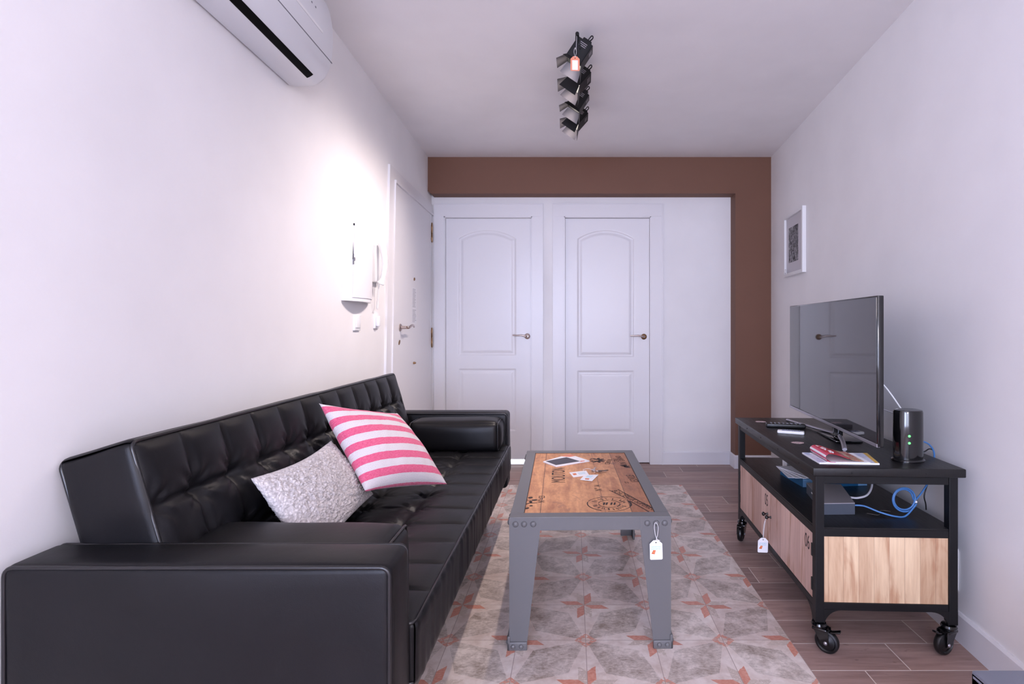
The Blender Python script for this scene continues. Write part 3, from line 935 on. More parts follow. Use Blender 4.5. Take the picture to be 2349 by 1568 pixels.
for k, (hy, hd, rl) in enumerate(heads):
    d = Vector(hd).normalized()
    c = Vector((FX + .012, hy, FZ - .062))
    M = axis_M(c, d, (0, 1, 0)) @ Matrix.Rotation(R(rl), 4, 'Z')
    hs = .040
    hd_ = thing('spotlight_head', (0, 0, 0)); hd_.parent = t; RM[hd_.name] = RM[t.name]
    bm = BM()
    # open box body (four thin walls and a back)
    for a in ((-hs, hs, -hs, -hs + .003), (-hs, hs, hs - .003, hs), (-hs, -hs + .003, -hs, hs), (hs - .003, hs, -hs, hs)):
        box(bm, a[0], a[1], a[2], a[3], -.045, .045)
    box(bm, -hs, hs, -hs, hs, -.048, -.045); box(bm, -hs * .55, hs * .55, -hs * .55, hs * .55, -.068, -.048, .004)
    bm.transform(M); obj('lamp_housing', bm, M_black, hd_, world_space=True)
    bm = BM()
    for s in (-1, 1):
        for q in (-.036, -.028, -.020):
            box(bm, -.018, .018, s * hs - .0008, s * hs + .0008, q, q + .003)
            box(bm, s * hs - .0008, s * hs + .0008, -.018, .018, q, q + .003)
    bm.transform(M); pieces('vent_slot', bm, M_silver, hd_, world_space=True)
    # barn door flaps
    for ang in range(4):
        Rz = Matrix.Rotation(R(90 * ang), 4, 'Z')
        op = R(28 if ang % 2 == 0 else 22)
        bm = BM(); L_ = .055
        if ang == 1: op = R(-14) if k % 2 else R(30)
        if ang == 1 and k % 2 == 0: L_ = .02
        w0, w1_ = hs * .96, hs * 1.25
        q = [(-w0, hs, .045), (w0, hs, .045), (w1_, hs + L_ * math.sin(op), .045 + L_ * math.cos(op)), (-w1_, hs + L_ * math.sin(op), .045 + L_ * math.cos(op))]
        prism(bm, q, Vector((0, -math.cos(op), math.sin(op))) * .0012)
        for f in bm.faces: f.material_index = 0
        bm.transform(M @ Rz)
        fl = obj('barn_door_flap', bm, [M_black, M_flapin], hd_, world_space=True)
        for p in fl.data.polygons:                     # the inner side is a lighter grey metal
            cc = (M.to_3x3() @ (Rz.to_3x3() @ Vector((0, -1, 0))))
            if p.normal.dot(cc) > 0.6: p.material_index = 1
    bm = BM(); lathe(bm, [(.008, -.02), (.022, -.005), (.026, .006), (.024, .012), (0, .014)], 20, M @ Matrix.Translation((0, 0, .004)))
    obj('bulb', bm, M_bulb, hd_, world_space=True, smooth=60)
    # yoke
    bm = BM()
    base = Vector((FX, hy, FZ))
    tube(bm, [base, base + Vector((.004, 0, -.018))], .006, 10)
    for s in (-1, 1):
        pts = catmull([base + Vector((.004, 0, -.016)), base + Vector((.006, s * .046, -.022)), c + Vector((0, s * .047, .02)), c + Vector((0, s * .044, 0))], 5)
        tube(bm, pts, .0035, 8)
    obj('yoke', bm, M_black, hd_, world_space=True, smooth=60)
    bm = BM(); bk = M @ Vector((-.01, 0, -.062))
    pts = catmull([bk, bk + Vector((.02, -.01, .02)), bk + Vector((.022, -.02, .0)), M @ Vector((.03, -.02, -.04))], 8)
    tube(bm, pts, .0028, 8); obj('handle_loop', bm, M_black, hd_, world_space=True, smooth=60)
    light('SPOT', 'spotlight_beam', M @ Vector((0, 0, .03)), (M @ Vector((0, 0, .03))) + d, 14.5, (1.0, .85, .80), spot_size=R(104), spot_blend=0.9, shadow_soft_size=.024)
tg = thing('orange_hang_tag', (FX - .005, 2.40, 2.31), label='orange and white hang tag on a loop of string under the first ceiling spotlight', cat='tag')
Mt = Matrix.Translation((0.012, 2.372, 2.312)) @ Matrix.Rotation(R(4), 4, 'Z')
M_peach = simple('peach_card', (226, 140, 108), rough=.7)
cd = tag_parts(tg, Mt, .040, .064, base=M_peach, prints=False)
bm = BM(); box(bm, -.013, .012, -.0006, 0, -.054, -.012); bm.transform(Mt); lb = obj('white_label', bm, M_paper, cd, world_space=True)
string(tg, [[(0.012, 2.372, 2.312), (0.007, 2.376, 2.34), (0.012, 2.385, 2.362), (0.0163, 2.42, 2.372), (0.020, 2.436, 2.44)], [(0.012, 2.372, 2.312), (0.018, 2.376, 2.34), (0.014, 2.385, 2.362)]], .0008)

# ------------------------------------------------------------------ sofa
sofa = thing('sofa', (-0.75, 2.09, 0), label='black tufted leather sofa along the left wall', cat='sofa')
def piping_box(bm, L, W, H, M, r=.005, inset=.004, faces=('z+',)):
    a = {'z': (L / 2, W / 2), 'y': (L / 2, H / 2), 'x': (W / 2, H / 2)}
    for f in faces:
        A, B = a[f[0]]; s = 1 if f[1] == '+' else -1
        lp = rrect_loop(A - inset, B - inset, .018)
        half = {'z': H / 2, 'y': W / 2, 'x': L / 2}[f[0]] - inset
        pts = []
        for u, v in lp:
            p = {'z': (u, v, s * half), 'y': (u, s * half, v), 'x': (s * half, u, v)}[f[0]]
            pts.append(M @ Vector(p))
        tube(bm, pts, r, 8, closed=True)
def bulge(L, W, H, amt, axes=(0, 1, 2)):
    h = (L / 2, W / 2, H / 2)
    def f(p, ax, s):
        if ax not in axes: return 0
        u, v = (ax + 1) % 3, (ax + 2) % 3
        return amt * (1 - abs(p[u] / h[u]) ** 4) * (1 - abs(p[v] / h[v]) ** 2.5)
    return f
def wrinkle(p, amp, fx, fy, fz, seed=0):
    return amp * (noise.noise(Vector((p[0] * fx + seed, p[1] * fy, p[2] * fz))))

# arms
def arm(y0, y1, x0, x1, z0, z1, name, seed):
    L, W, H = x1 - x0, y1 - y0, z1 - z0
    M = Matrix.Translation(((x0 + x1) / 2, (y0 + y1) / 2, (z0 + z1) / 2))
    b = bulge(L, W, H, .006)
    bm = softbox(L, W, H, .016, .03, disp=lambda p, ax, s: b(p, ax, s) + wrinkle(p, .0022, 3, 3, 9, seed) * (1 if ax == 1 else .6))
    bm.transform(M); o = obj(name, bm, M_leather, sofa, world_space=True, smooth=179)
    bm = BM(); piping_box(bm, L, W, H, M, .0042, .003, ('y-', 'y+')); pieces('piping', bm, M_piping, o, world_space=True, smooth=179)
    return o
arm(1.067, 1.187, -1.128, -.359, .235, .657, 'armrest', 1)
arm(3.010, 3.130, -1.128, -.362, .235, .650, 'armrest', 5)

# seat: tufted top face
SX0, SX1, SY0, SY1, SZ0, SZ1 = -.93, -.347, 1.195, 3.002, .338, .476
def tuft(a, b, pa, rows, groove=.008, puff=.014, button=.016, seed=0, La=1.8, Lb=.6):
    """a along the length from 0, b across from 0; rows = seam positions in b"""
    fa = (a / pa) % 1.0; da = min(fa, 1 - fa) * pa
    k = 0
    edges = [0] + rows + [Lb]
    for i in range(len(edges) - 1):
        if edges[i] <= b <= edges[i + 1]: lo, hi = edges[i], edges[i + 1]; break
    else: lo, hi = edges[-2], edges[-1]
    fb = (b - lo) / (hi - lo)
    db = min([abs(b - r) for r in rows]) if rows else 1
    h = puff * (max(0, math.sin(PI * fa)) ** .45) * (max(0, math.sin(PI * min(1, max(0, fb)))) ** .35 if True else 1)
    h -= groove * math.exp(-(da / .0045) ** 2) * .8
    h -= groove * math.exp(-(db / .0055) ** 2)
    rr = math.hypot(da, db)
    h -= button * math.exp(-(rr / .028) ** 2)
    # pulled creases fanning out of every button
    if rr < .11 and rr > .004:
        th = math.atan2(db, da)
        h += .0042 * math.sin(th * 9 + noise.noise(Vector((a * 3, b * 3, seed))) * 5) * math.exp(-((rr - .035) / .03) ** 2)
    h += .0028 * noise.noise(Vector((a * 26, b * 5, seed + 3))) * math.exp(-db / .05)
    h += .0020 * noise.noise(Vector((a * 9, b * 9, seed)))
    return h
L, W, H = SX1 - SX0, SY1 - SY0, SZ1 - SZ0
def seat_disp(p, ax, s):
    if ax == 2 and s > 0:
        a = p.y + W / 2; b = L / 2 - p.x
        e = min(1, min(a, W - a) / .03, b / .035)
        return e * tuft(a, b, .1506, [.222, .40], .006, .008, .011, 2, W, L)
    if ax == 0 and s > 0:
        a = p.y + W / 2
        fa = (a / .1506) % 1
        return .006 + .004 * noise.noise(Vector((a * 34, p.z * 6 + a * 8, 4))) + .002 * math.sin(PI * fa)
    return 0
bm = softbox(L, W, H, .014, steps=(.0085, .0085, .016), disp=seat_disp)
M = Matrix.Translation(((SX0 + SX1) / 2, (SY0 + SY1) / 2, (SZ0 + SZ1) / 2)); bm.transform(M)
st = obj('seat_cushion', bm, M_leather, sofa, world_space=True, smooth=179)
bm = BM(); piping_box(bm, L, W, H, M, .0045, .002, ('z+', 'z-')); pieces('piping', bm, M_piping, st, world_space=True, smooth=179)

# back rest: rotated box, tufted front
BL, BH, BT = 1.765, .47, .168
tiltb = R(16.5)
u_up = Vector((-math.sin(tiltb), 0, math.cos(tiltb)))         # up the back
n_fr = Vector((math.cos(tiltb), 0, math.sin(tiltb)))          # its front normal
top_front = Vector((-.972, 2.07, .8805))
cen = top_front - u_up * (BH / 2) - n_fr * (BT / 2)
Mb = Matrix((Vector((0, 1, 0)), u_up, n_fr)).transposed().to_4x4()
if Mb.determinant() < 0: pass
Mb.translation = cen + Vector((0, 0, 0))
def back_disp(p, ax, s):
    if ax == 2 and s > 0:
        a = p.x + BL / 2; b = BH / 2 - p.y
        e = min(1, min(a, BL - a) / .03, b / .03, (BH - b) / .03)
        return e * tuft(a, b, BL / 12, [.155, .31], .006, .014, .020, 9, BL, BH)
    if ax == 0: return .007 * (1 - (2 * p.y / BH) ** 4) + .004 * noise.noise(Vector((p.y * 9, p.z * 9, 2)))
    if ax == 1 and s > 0: return .004 + .003 * noise.noise(Vector((p.x * 5, p.z * 5, 7)))
    return 0
bm = softbox(BL, BH, BT, .016, steps=(.0085, .0075, .02), disp=back_disp)
bm.transform(Mb); bk = obj('backrest', bm, M_leather, sofa, world_space=True, smooth=179)
bm = BM(); piping_box(bm, BL, BH, BT, Mb, .0045, .003, ('z+', 'z-')); pieces('piping', bm, M_piping, bk, world_space=True, smooth=179)

# side bolsters resting against the arms
def bolster(x0, x1, y0, y1, z0, z1, seed, tilt=0):
    L, W, H = x1 - x0, y1 - y0, z1 - z0
    b = bulge(L, W, H, .012)
    bm = softbox(L, W, H, .03, .022, disp=lambda p, ax, s: b(p, ax, s) + wrinkle(p, .004, 5, 8, 8, seed))
    M = Matrix.Translation(((x0 + x1) / 2, (y0 + y1) / 2, (z0 + z1) / 2))
    bm.transform(M); o = obj('bolster', bm, M_leather, sofa, world_space=True, smooth=179)
    bm = BM(); piping_box(bm, L, W, H, M, .0035, .006, ('x-', 'x+')); pieces('piping', bm, M_piping, o, world_space=True, smooth=179)
bolster(-.912, -.425, 1.195, 1.412, .474, .625, 3)
bolster(-.855, -.385, 2.815, 3.000, .478, .632, 8)

# base rail and legs
bm = BM(); box(bm, -1.05, -.372, 1.19, 3.008, .262, .336, .008); box(bm, -1.0, -.405, 1.20, 3.0, .190, .262, .004)
obj('base_rail', bm, simple('base_brown_black', (38, 30, 29), rough=.3), sofa, world_space=True)
for (x, y) in ((-.50, 1.12), (-.50, 3.06), (-1.05, 1.12), (-1.05, 3.06)):
    bm = BM(); lathe(bm, [(.013, 0), (.015, .004), (.020, .235), (.0, .236)], 16, Matrix.Translation((x, y, 0)))
    obj('leg', bm, M_rubber, sofa, world_space=True, smooth=40)

# ------------------------------------------------------------------ cushions
def cushion_bm(TL, TR, BR, BL_, T, n=60, pinch=.0, disp=None, uvflip=False, fold=None):
    """pillow spanned by four corner points; both faces"""
    TL, TR, BR, BL_ = [Vector(q) for q in (TL, TR, BR, BL_)]
    bm = BM(); uvl = bm.loops.layers.uv.new('uv')
    nrm = ((TR - BL_).cross(TL - BR)).normalized()
    if nrm.dot(Vector((1, -1, .6))) < 0: nrm = -nrm
    sides = []
    vmap = {}
    for s in (1, -1):
        g = []
        for i in range(n + 1):
            row = []
            for j in range(n + 1):
                u, v = i / n, j / n
                a, b = 2 * u - 1, 2 * v - 1
                # outline pulled inwards between the corners
                pu = u + (.5 - u) * .10 * (1 - b * b) * abs(a) ** 1.5
                pv = v + (.5 - v) * .10 * (1 - a * a) * abs(b) ** 1.5
                pu2 = u + (.5 - u) * 0.085 * math.cos(b * PI / 2) * (abs(a) ** 2)
                pv2 = v + (.5 - v) * (0.13 if v < .5 else 0.07) * math.cos(a * PI / 2) * (abs(b) ** 2)
                p = (TL * (1 - pu2) + TR * pu2) * (1 - pv2) + (BL_ * (1 - pu2) + BR * pu2) * pv2
                th = T * (max(0, (1 - a ** 2)) ** .55) * (max(0, (1 - b ** 2)) ** .55)
                if disp: th += disp(u, v, s) * min(1, 6 * min(u, 1 - u, v, 1 - v) + .25)
                edge = i in (0, n) or j in (0, n)
                if edge and not disp: th = 0
                if edge and s == -1: row.append(vmap[(i, j)]); continue
                vv = bm.verts.new(p + nrm * th * s)
                if edge: vmap[(i, j)] = vv
                row.append(vv)
            g.append(row)
        for i in range(n):
            for j in range(n):
                f = bm.faces.new((g[i][j], g[i + 1][j], g[i + 1][j + 1], g[i][j + 1]))
                for l, (ii, jj) in zip(f.loops, ((i, j), (i + 1, j), (i + 1, j + 1), (i, j + 1))):
                    l[uvl].uv = (ii / n, jj / n)
    return bm

def stripe_mat():
    m, nt, bs = new_mat('pink_striped_linen')
    tc = nt.nodes.new('ShaderNodeTexCoord'); sp = nt.nodes.new('ShaderNodeSeparateXYZ'); nt.links.new(tc.outputs['UV'], sp.inputs[0])
    u, v = V(sp.outputs[0]), V(sp.outputs[1])
    fine = noise_tex(nt, tc.outputs['UV'], 60, 4, .7, mapping=(.6, 3.5, 1)); weave = noise_tex(nt, tc.outputs['UV'], 160, 2, .6)
    p = (v * 6.35 + .12 + (fine - .5) * .05)
    f = p.fract()
    on = f.gt(.40) * f.lt(.90)
    pink = mixc(nt, fine * .6 + weave * .4, (196, 56, 98), (228, 120, 150), .36, .64)
    creamc = mixc(nt, weave, (196, 188, 190), (222, 214, 214), .3, .7)
    nt.links.new(mixc(nt, on, creamc, pink), bs.inputs['Base Color'])
    bs.inputs['Roughness'].default_value = .9; bs.inputs['Specular IOR Level'].default_value = .2
    bs.inputs['Sheen Weight'].default_value = .2
    bump_from(nt, bs, (fine * .5 + weave * .5).v, .35, .002)
    return m
def crease(u, v, s):
    return .004 * noise.noise(Vector((u * 4, v * 7, s * 3))) + .0025 * noise.noise(Vector((u * 13, v * 4, s)))
bm = cushion_bm((-.905, 1.930, .858), (-.74, 2.288, .766), (-.505, 2.185, .495), (-.700, 1.825, .575), .074, 56, disp=crease)
o = obj('striped_cushion', bm, stripe_mat(), smooth=179, label='pink and cream striped square cushion leaning on the sofa back', cat='cushion', group='sofa cushions')
rebase(o, (-.6, 2.01, .5))

def boucle_mat():
    m, nt, bs = new_mat('curly_boucle')
    vec, x, y, z = coords(nt)
    vo = nt.nodes.new('ShaderNodeTexVoronoi'); vo.inputs['Scale'].default_value = 120
    dn = nt.nodes.new('ShaderNodeTexNoise'); dn.inputs['Scale'].default_value = 30
    nt.links.new(vec, dn.inputs['Vector'])
    ad = nt.nodes.new('ShaderNodeVectorMath'); ad.operation = 'MULTIPLY_ADD'
    nt.links.new(dn.outputs['Color'], ad.inputs[0]); ad.inputs[1].default_value = (.03, .03, .03); nt.links.new(vec, ad.inputs[2])
    nt.links.new(ad.outputs[0], vo.inputs['Vector'])
    n = noise_tex(nt, vec, 140, 4, .7, dist=1.5)
    d = V(vo.outputs[0])
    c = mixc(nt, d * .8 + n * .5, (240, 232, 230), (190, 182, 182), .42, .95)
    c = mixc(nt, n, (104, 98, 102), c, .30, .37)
    nt.links.new(c, bs.inputs['Base Color'])
    bs.inputs['Roughness'].default_value = .95; bs.inputs['Specular IOR Level'].default_value = .1; bs.inputs['Sheen Weight'].default_value = .3
    bump_from(nt, bs, (n * .7 - d * .6).v, .9, .006)
    return m
def curls(u, v, s):
    q = Vector((u * .51, v * .33, s * .2))
    w_ = noise.noise(q * 60) * .01
    f1 = noise.voronoi(Vector((q.x * 70 + w_ * 40, q.y * 70, s)))[0][0]
    return .009 * (1 - min(1, f1)) + .005 * noise.noise(q * 180) + .004 * noise.noise(q * 14)
bm = cushion_bm((-.852, 1.432, .729), (-.868, 1.945, .722), (-.752, 2.040, .500), (-.702, 1.440, .495), .050, 150, disp=curls)
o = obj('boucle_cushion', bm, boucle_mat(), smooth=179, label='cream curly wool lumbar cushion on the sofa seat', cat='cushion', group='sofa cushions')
rebase(o, (-.76, 1.68, .5))

# ------------------------------------------------------------------ coffee table
ct = thing('coffee_table', (0.0515, 2.413, 0), R(1.3), label='low coffee table with grey riveted metal frame and printed crate wood top', cat='coffee table')
TW, TL_, TZ = .283, .513, .4635
bm = BM(); bw = .047
for a in ((-TW, TW, -TL_, -TL_ + bw), (-TW, TW, TL_ - bw, TL_), (-TW, -TW + bw, -TL_ + bw, TL_ - bw), (TW - bw, TW, -TL_ + bw, TL_ - bw)):
    box(bm, *a, TZ - .005, TZ, .0012)
for a in ((-TW, TW, -TL_, -TL_ + .005), (-TW, TW, TL_ - .005, TL_), (-TW, -TW + .005, -TL_, TL_), (TW - .005, TW, -TL_, TL_)):
    box(bm, *a, TZ - .047, TZ - .002, .0015)
obj('top_frame', bm, M_greymet, ct)
bm = BM(); box(bm, -TW + bw, TW - bw, -TL_ + bw, TL_ - bw, TZ - .022, TZ - .0035)
top = obj('wood_top', bm, crate_wood(), ct)
bm = BM()
for a in ((-TW + bw, TW - bw, -TL_ + bw, -TL_ + bw + .0016), (-TW + bw, TW - bw, TL_ - bw - .003, TL_ - bw), (-TW + bw, -TW + bw + .0018, -TL_ + bw, TL_ - bw), (TW - bw - .0018, TW - bw, -TL_ + bw, TL_ - bw)):
    box(bm, *a, TZ - .0036, TZ - .0028)
obj('inlay_gap', bm, simple('gap_brown', (52, 30, 24), rough=.8), top)
# legs: tapered angle iron with riveted feet
def leg_angle(sx, sy):
    bm = BM(); x = sx * (TW + .0015); y = sy * (TL_ + .0015); th = .004
    wt, wb, zt = .108, .060, TZ - .001
    prism(bm, [(x, y, zt - .001), (x - sx * wt, y, zt - .001), (x - sx * wt, y, zt - .046), (x - sx * wb, y, .004), (x, y, .004)], (0, -sy * th, 0))
    prism(bm, [(x, y - sy * th, zt - .001), (x, y - sy * wt, zt - .001), (x, y - sy * wt, zt - .046), (x, y - sy * wb, .004), (x, y - sy * th, .004)], (-sx * th, 0, 0))
    o = obj('leg', bm, M_greymet, ct)
    bm = BM()
    for k in (.022, .052, .084):
        dome(bm, (x - sx * k, y, zt - .022), (0, sy, 0), .0108, .008); dome(bm, (x, y - sy * k, zt - .022), (sx, 0, 0), .0108, .008)
    pieces('rivet', bm, M_greymet, o, smooth=60)
    bm = BM(); e = .006
    box(bm, x - sx * (wb + .003), x + sx * e, y - sy * .004, y + sy * e, 0, .030, .0035, 3)
    box(bm, x - sx * .004, x + sx * e, y - sy * (wb + .003), y + sy * e, 0, .050, .0035, 3)
    f = obj('foot_cap', bm, M_greymet, o, smooth=40)
    bm = BM()
    for k in (.014, .042):
        dome(bm, (x - sx * k, y + sy * e, .015), (0, sy, 0), .0085, .006); dome(bm, (x + sx * e, y - sy * k, .022), (sx, 0, 0), .0085, .006)
    pieces('rivet', bm, M_greymet, o, smooth=60)
for sx in (-1, 1):
    for sy in (-1, 1): leg_angle(sx, sy)
# printed crate lettering on the wood (local table coordinates)
ZT = TZ - .0033
def ctl(X, Y):
    return RM[ct.name].inverted() @ Vector((X, Y, 0))
lt = BM()
def flush(name, label=None):
    global lt
    obj(name, lt, M_ink, top, label=label); lt = BM()
def put(s, X, Y, size, rot=90, sx=1.0, flat=1.0, sp=1.0):
    p = ctl(X, Y)
    merge(lt, text_mesh(s, size, .0004, sx=sx, spacing=sp), Matrix.Translation((p.x, p.y, ZT)) @ Matrix.Rotation(R(rot), 4, 'Z'))
    flush('printed_word')
put('MOUTON', -.060, 2.455, .088, 90, sx=.62)
put('N\u00b0 14', .108, 2.255, .042, 90, sx=.8)
put('N\u00b0=23', -.119, 2.108, .036, 90, sx=.85)
put('CENON', .181, 2.690, .036, 76, sx=.8)
put('CRU', .222, 2.725, .038, 90, sx=.9)
put('GRAND', .245, 2.760, .040, 98, sx=.8)
put('VIN', .252, 2.655, .045, 90, sx=.9)
put('LEOVILLE', .268, 2.395, .050, 96, sx=.55)
put('ST', .236, 2.335, .024, 90)
put('BORDEAUX SUPERIEUR', .240, 2.093, .036, -62, sx=.78)
def bar_line(X0, Y0_, X1, Y1_, w_=.004):
    a = ctl(X0, Y0_); b = ctl(X1, Y1_); d = (b - a).normalized(); n = Vector((-d.y, d.x, 0)) * w_ / 2
    prism(lt, [tuple((a + n).xy) + (ZT,), tuple((b + n).xy) + (ZT,), tuple((b - n).xy) + (ZT,), tuple((a - n).xy) + (ZT,)], (0, 0, .0003))
bar_line(.188, 2.232, .302, 1.990, .005); bar_line(.152, 2.222, .210, 2.115, .004); bar_line(.222, 2.085, .278, 1.962, .004)
flush('printed_bars')
def arc(X, Y, r, a0, a1, w_, n=20, ry=1.0):
    c = ctl(X, Y)
    for k in range(n):
        t0, t1 = R(a0 + (a1 - a0) * k / n), R(a0 + (a1 - a0) * (k + 1) / n)
        q = [(c.x + (r + e) * math.cos(t), c.y + (r + e) * math.sin(t) * ry, ZT) for t, e in ((t0, -w_ / 2), (t1, -w_ / 2), (t1, w_ / 2), (t0, w_ / 2))]
        prism(lt, q, (0, 0, .0003))
CX_, CY_ = .140, 2.052
arc(CX_, CY_, .083, 20, 160, .0025, 40); arc(CX_, CY_, .083, 165, 245, .0045, 30); arc(CX_, CY_, .083, 262, 345, .0022, 30); arc(CX_, CY_, .082, -20, 22, .008, 14)
arc(CX_, CY_, .041, 0, 75, .003, 20); arc(CX_, CY_, .041, 90, 170, .003, 20); arc(CX_, CY_, .041, 185, 300, .003, 24); arc(CX_, CY_, .041, 310, 350, .005, 10)
for k in range(26):                                             # worn lettering between the rings
    t_ = R(k * 360 / 26 + random.uniform(-3, 3)); l0, l1 = random.uniform(.048, .056), random.uniform(.064, .073)
    if random.random() < .2: continue
    bar_line(CX_ + l0 * math.cos(t_), CY_ + l0 * math.sin(t_), CX_ + l1 * math.cos(t_ + .06), CY_ + l1 * math.sin(t_ + .06), random.choice((.003, .004, .006)))
for xx in (-.022, -.012, 0.006, .018): bar_line(CX_ + xx, CY_ - .012, CX_ + xx + .005, CY_ + .014, .007)
flush('printed_round_stamp')
def leafshape(X, Y, L_, w_, ang):
    c = ctl(X, Y); d = Vector((math.cos(R(ang)), math.sin(R(ang)), 0)); n = Vector((-d.y, d.x, 0)); pts = []
    for k in range(14):
        t_ = 2 * PI * k / 14; pts.append(c + d * (L_ / 2) * math.cos(t_) + n * (w_ / 2) * math.sin(t_) + Vector((0, 0, ZT)))
    prism(lt, pts, (0, 0, .0003))
for a_ in (0, 38, -38, 80, -80, 125, -125): leafshape(.128 + .022 * math.cos(R(a_)), 2.722 + .030 * math.sin(R(a_)), .040, .016, a_)
leafshape(.100, 2.722, .030, .007, 0); leafshape(.094, 2.745, .024, .010, 60); leafshape(.098, 2.700, .024, .010, -50)
flush('printed_vine_leaf')
for a_ in (20, 75, -30, 130): leafshape(.252 + .012 * math.cos(R(a_)), 2.598 + .02 * math.sin(R(a_)), .034, .016, a_)
flush('printed_vine_leaf')
for X, Y, L_, w_, a_ in ((-.165, 2.125, .022, .018, 60), (-.147, 2.095, .024, .016, 20), (-.160, 2.075, .03, .012, 100), (-.170, 2.052, .05, .006, 50), (-.150, 2.060, .034, .006, 5), (-.155, 2.028, .014, .013, 40), (-.168, 2.000, .022, .014, 60), (-.181, 2.10, .03, .006, 140)):
    leafshape(X, Y, L_, w_, a_)
flush('printed_sprig')

# things on the coffee table
def flat_card(name, corners, z0, th, m, **kw):
    bm = BM(); prism(bm, [(x, y, z0) for x, y in corners], (0, 0, th)); return bm
t = thing('brochure', (-.03, 2.70, TZ), label='white brochure with orange corner and dark cover panel lying on coffee table', cat='brochure')
cs = [(-.145, 2.677), (-.079, 2.587), (.085, 2.694), (-.016, 2.832)]
bm = flat_card('', cs, TZ - .0028, .005, None); obj('cover', bm, M_paper, t, world_space=True)
obj('dark_panel', flat_card('', [(-.133, 2.680), (-.079, 2.604), (.038, 2.680), (-.030, 2.762)], TZ + .0023, .0004, None), simple('dark_print', (64, 62, 74), rough=.5), t, world_space=True)
obj('orange_corner', flat_card('', [(-.016, 2.828), (-.058, 2.782), (-.014, 2.768), (.016, 2.790)], TZ + .0023, .0004, None), simple('coral_print', (222, 140, 116), rough=.6), t, world_space=True)
obj('coral_edge', flat_card('', [(.038, 2.664), (.060, 2.679), (.062, 2.694), (.040, 2.690)], TZ + .0023, .0004, None), simple('coral_light', (226, 158, 142), rough=.6), t, world_space=True)

def keytag(corners, z, label, rotp):
    t = thing('key_tag', (sum(c[0] for c in corners) / 4, sum(c[1] for c in corners) / 4, z), label=label, cat='tag', group='paper key tags on the coffee table')
    obj('tag_card', flat_card('', corners, z, .0015, None), M_paper, t, world_space=True)
    a, b, c, d = [Vector((p[0], p[1], z + .0015)) for p in corners]
    def q(u, v): return (a * (1 - u) + b * u) * (1 - v) + (d * (1 - u) + c * u) * v
    bm = BM(); prism(bm, [q(.10, .35), q(.30, .30), q(.32, .62), q(.12, .66)], (0, 0, .0003)); obj('orange_print', bm, M_orange, t, world_space=True)
    bm = BM()
    for k in range(6):
        u = .45 + k * .07; prism(bm, [q(u, .25), q(u + .03, .25), q(u + .03, .7), q(u, .7)], (0, 0, .0003))
    obj('pale_print', bm, M_blueprint, t, world_space=True)
ZW = TZ - .0034
keytag([(-.014, 2.490), (.064, 2.522), (.076, 2.447), (.004, 2.412)], ZW, 'white paper key tag on the coffee table, left of the keys', 0)
keytag([(.034, 2.366), (.055, 2.440), (.118, 2.445), (.086, 2.346)], ZW + .002, 'white paper key tag nearest the camera beside the keys', 0)
t = thing('keys', (.10, 2.50, ZW), label='bunch of small metal keys on a ring above the paper tags', cat='keys')
zk = ZW + .005
bm = BM(); tube(bm, [Vector((.102 + .014 * math.cos(a), 2.495 + .014 * math.sin(a), zk)) for a in [2 * PI * k / 16 for k in range(16)]], .001, 6, closed=True)
obj('key_ring', bm, M_chrome, t, world_space=True, smooth=60)
for k, (X, Y, an, m_) in enumerate(((.118, 2.498, 10, M_chrome), (.098, 2.515, 75, M_chrome), (.128, 2.486, 22, simple('dark_key', (70, 52, 44), rough=.4, metal=.7)))):
    bm = BM(); lathe(bm, [(.010, 0), (.010, .002), (0, .002)], 16)
    box(bm, .008, .040, -.003, .003, 0, .002); box(bm, .03, .034, -.006, .0, 0, .002); box(bm, .037, .040, -.005, .0, 0, .002)
    bm.transform(Matrix.Translation((X, Y, zk - .001 + k * .0022)) @ Matrix.Rotation(R(an), 4, 'Z')); obj('key', bm, m_, t, world_space=True)
bm = BM(); tube(bm, catmull([(.102, 2.50, zk), (.075, 2.52, zk + .006), (.05, 2.515, zk + .002), (.06, 2.49, zk)], 6), .0008, 6); obj('string', bm, M_string, t, world_space=True)

# hang tag on the near right leg of the coffee table
px_ = .2915; py_ = 1.8975
p0 = RM[ct.name] @ Vector((TW - .052, -TL_ - .010, TZ - .024))
tg = thing('hang_tag', (p0.x, p0.y, p0.z - .11), label='white paper hang tag on string, hanging from the coffee table leg', cat='tag', group='white hang tags')
hole = p0 + Vector((-.002, -.004, -.0605))
Mt = Matrix.Translation(hole) @ Matrix.Rotation(R(-1.5), 4, 'Y') @ Matrix.Rotation(R(1.3), 4, 'Z')
tag_parts(tg, Mt, .0445, .068)
string(tg, [[p0 + Vector((-.006, -.002, .004)), p0 + Vector((-.0075, -.003, -.012)), p0 + Vector((-.004, -.003, -.035)), p0 + Vector((.0, -.003, -.050)), hole], [p0 + Vector((-.006, -.002, .004)), p0 + Vector((.0, -.006, .006)), p0 + Vector((.006, -.003, -.010)), p0 + Vector((.004, -.003, -.035)), p0 + Vector((.0, -.003, -.050)), hole], [p0 + Vector((0, -.003, -.049)), p0 + Vector((.007, -.004, -.054)), p0 + Vector((.013, -.004, -.055))]], .0011)

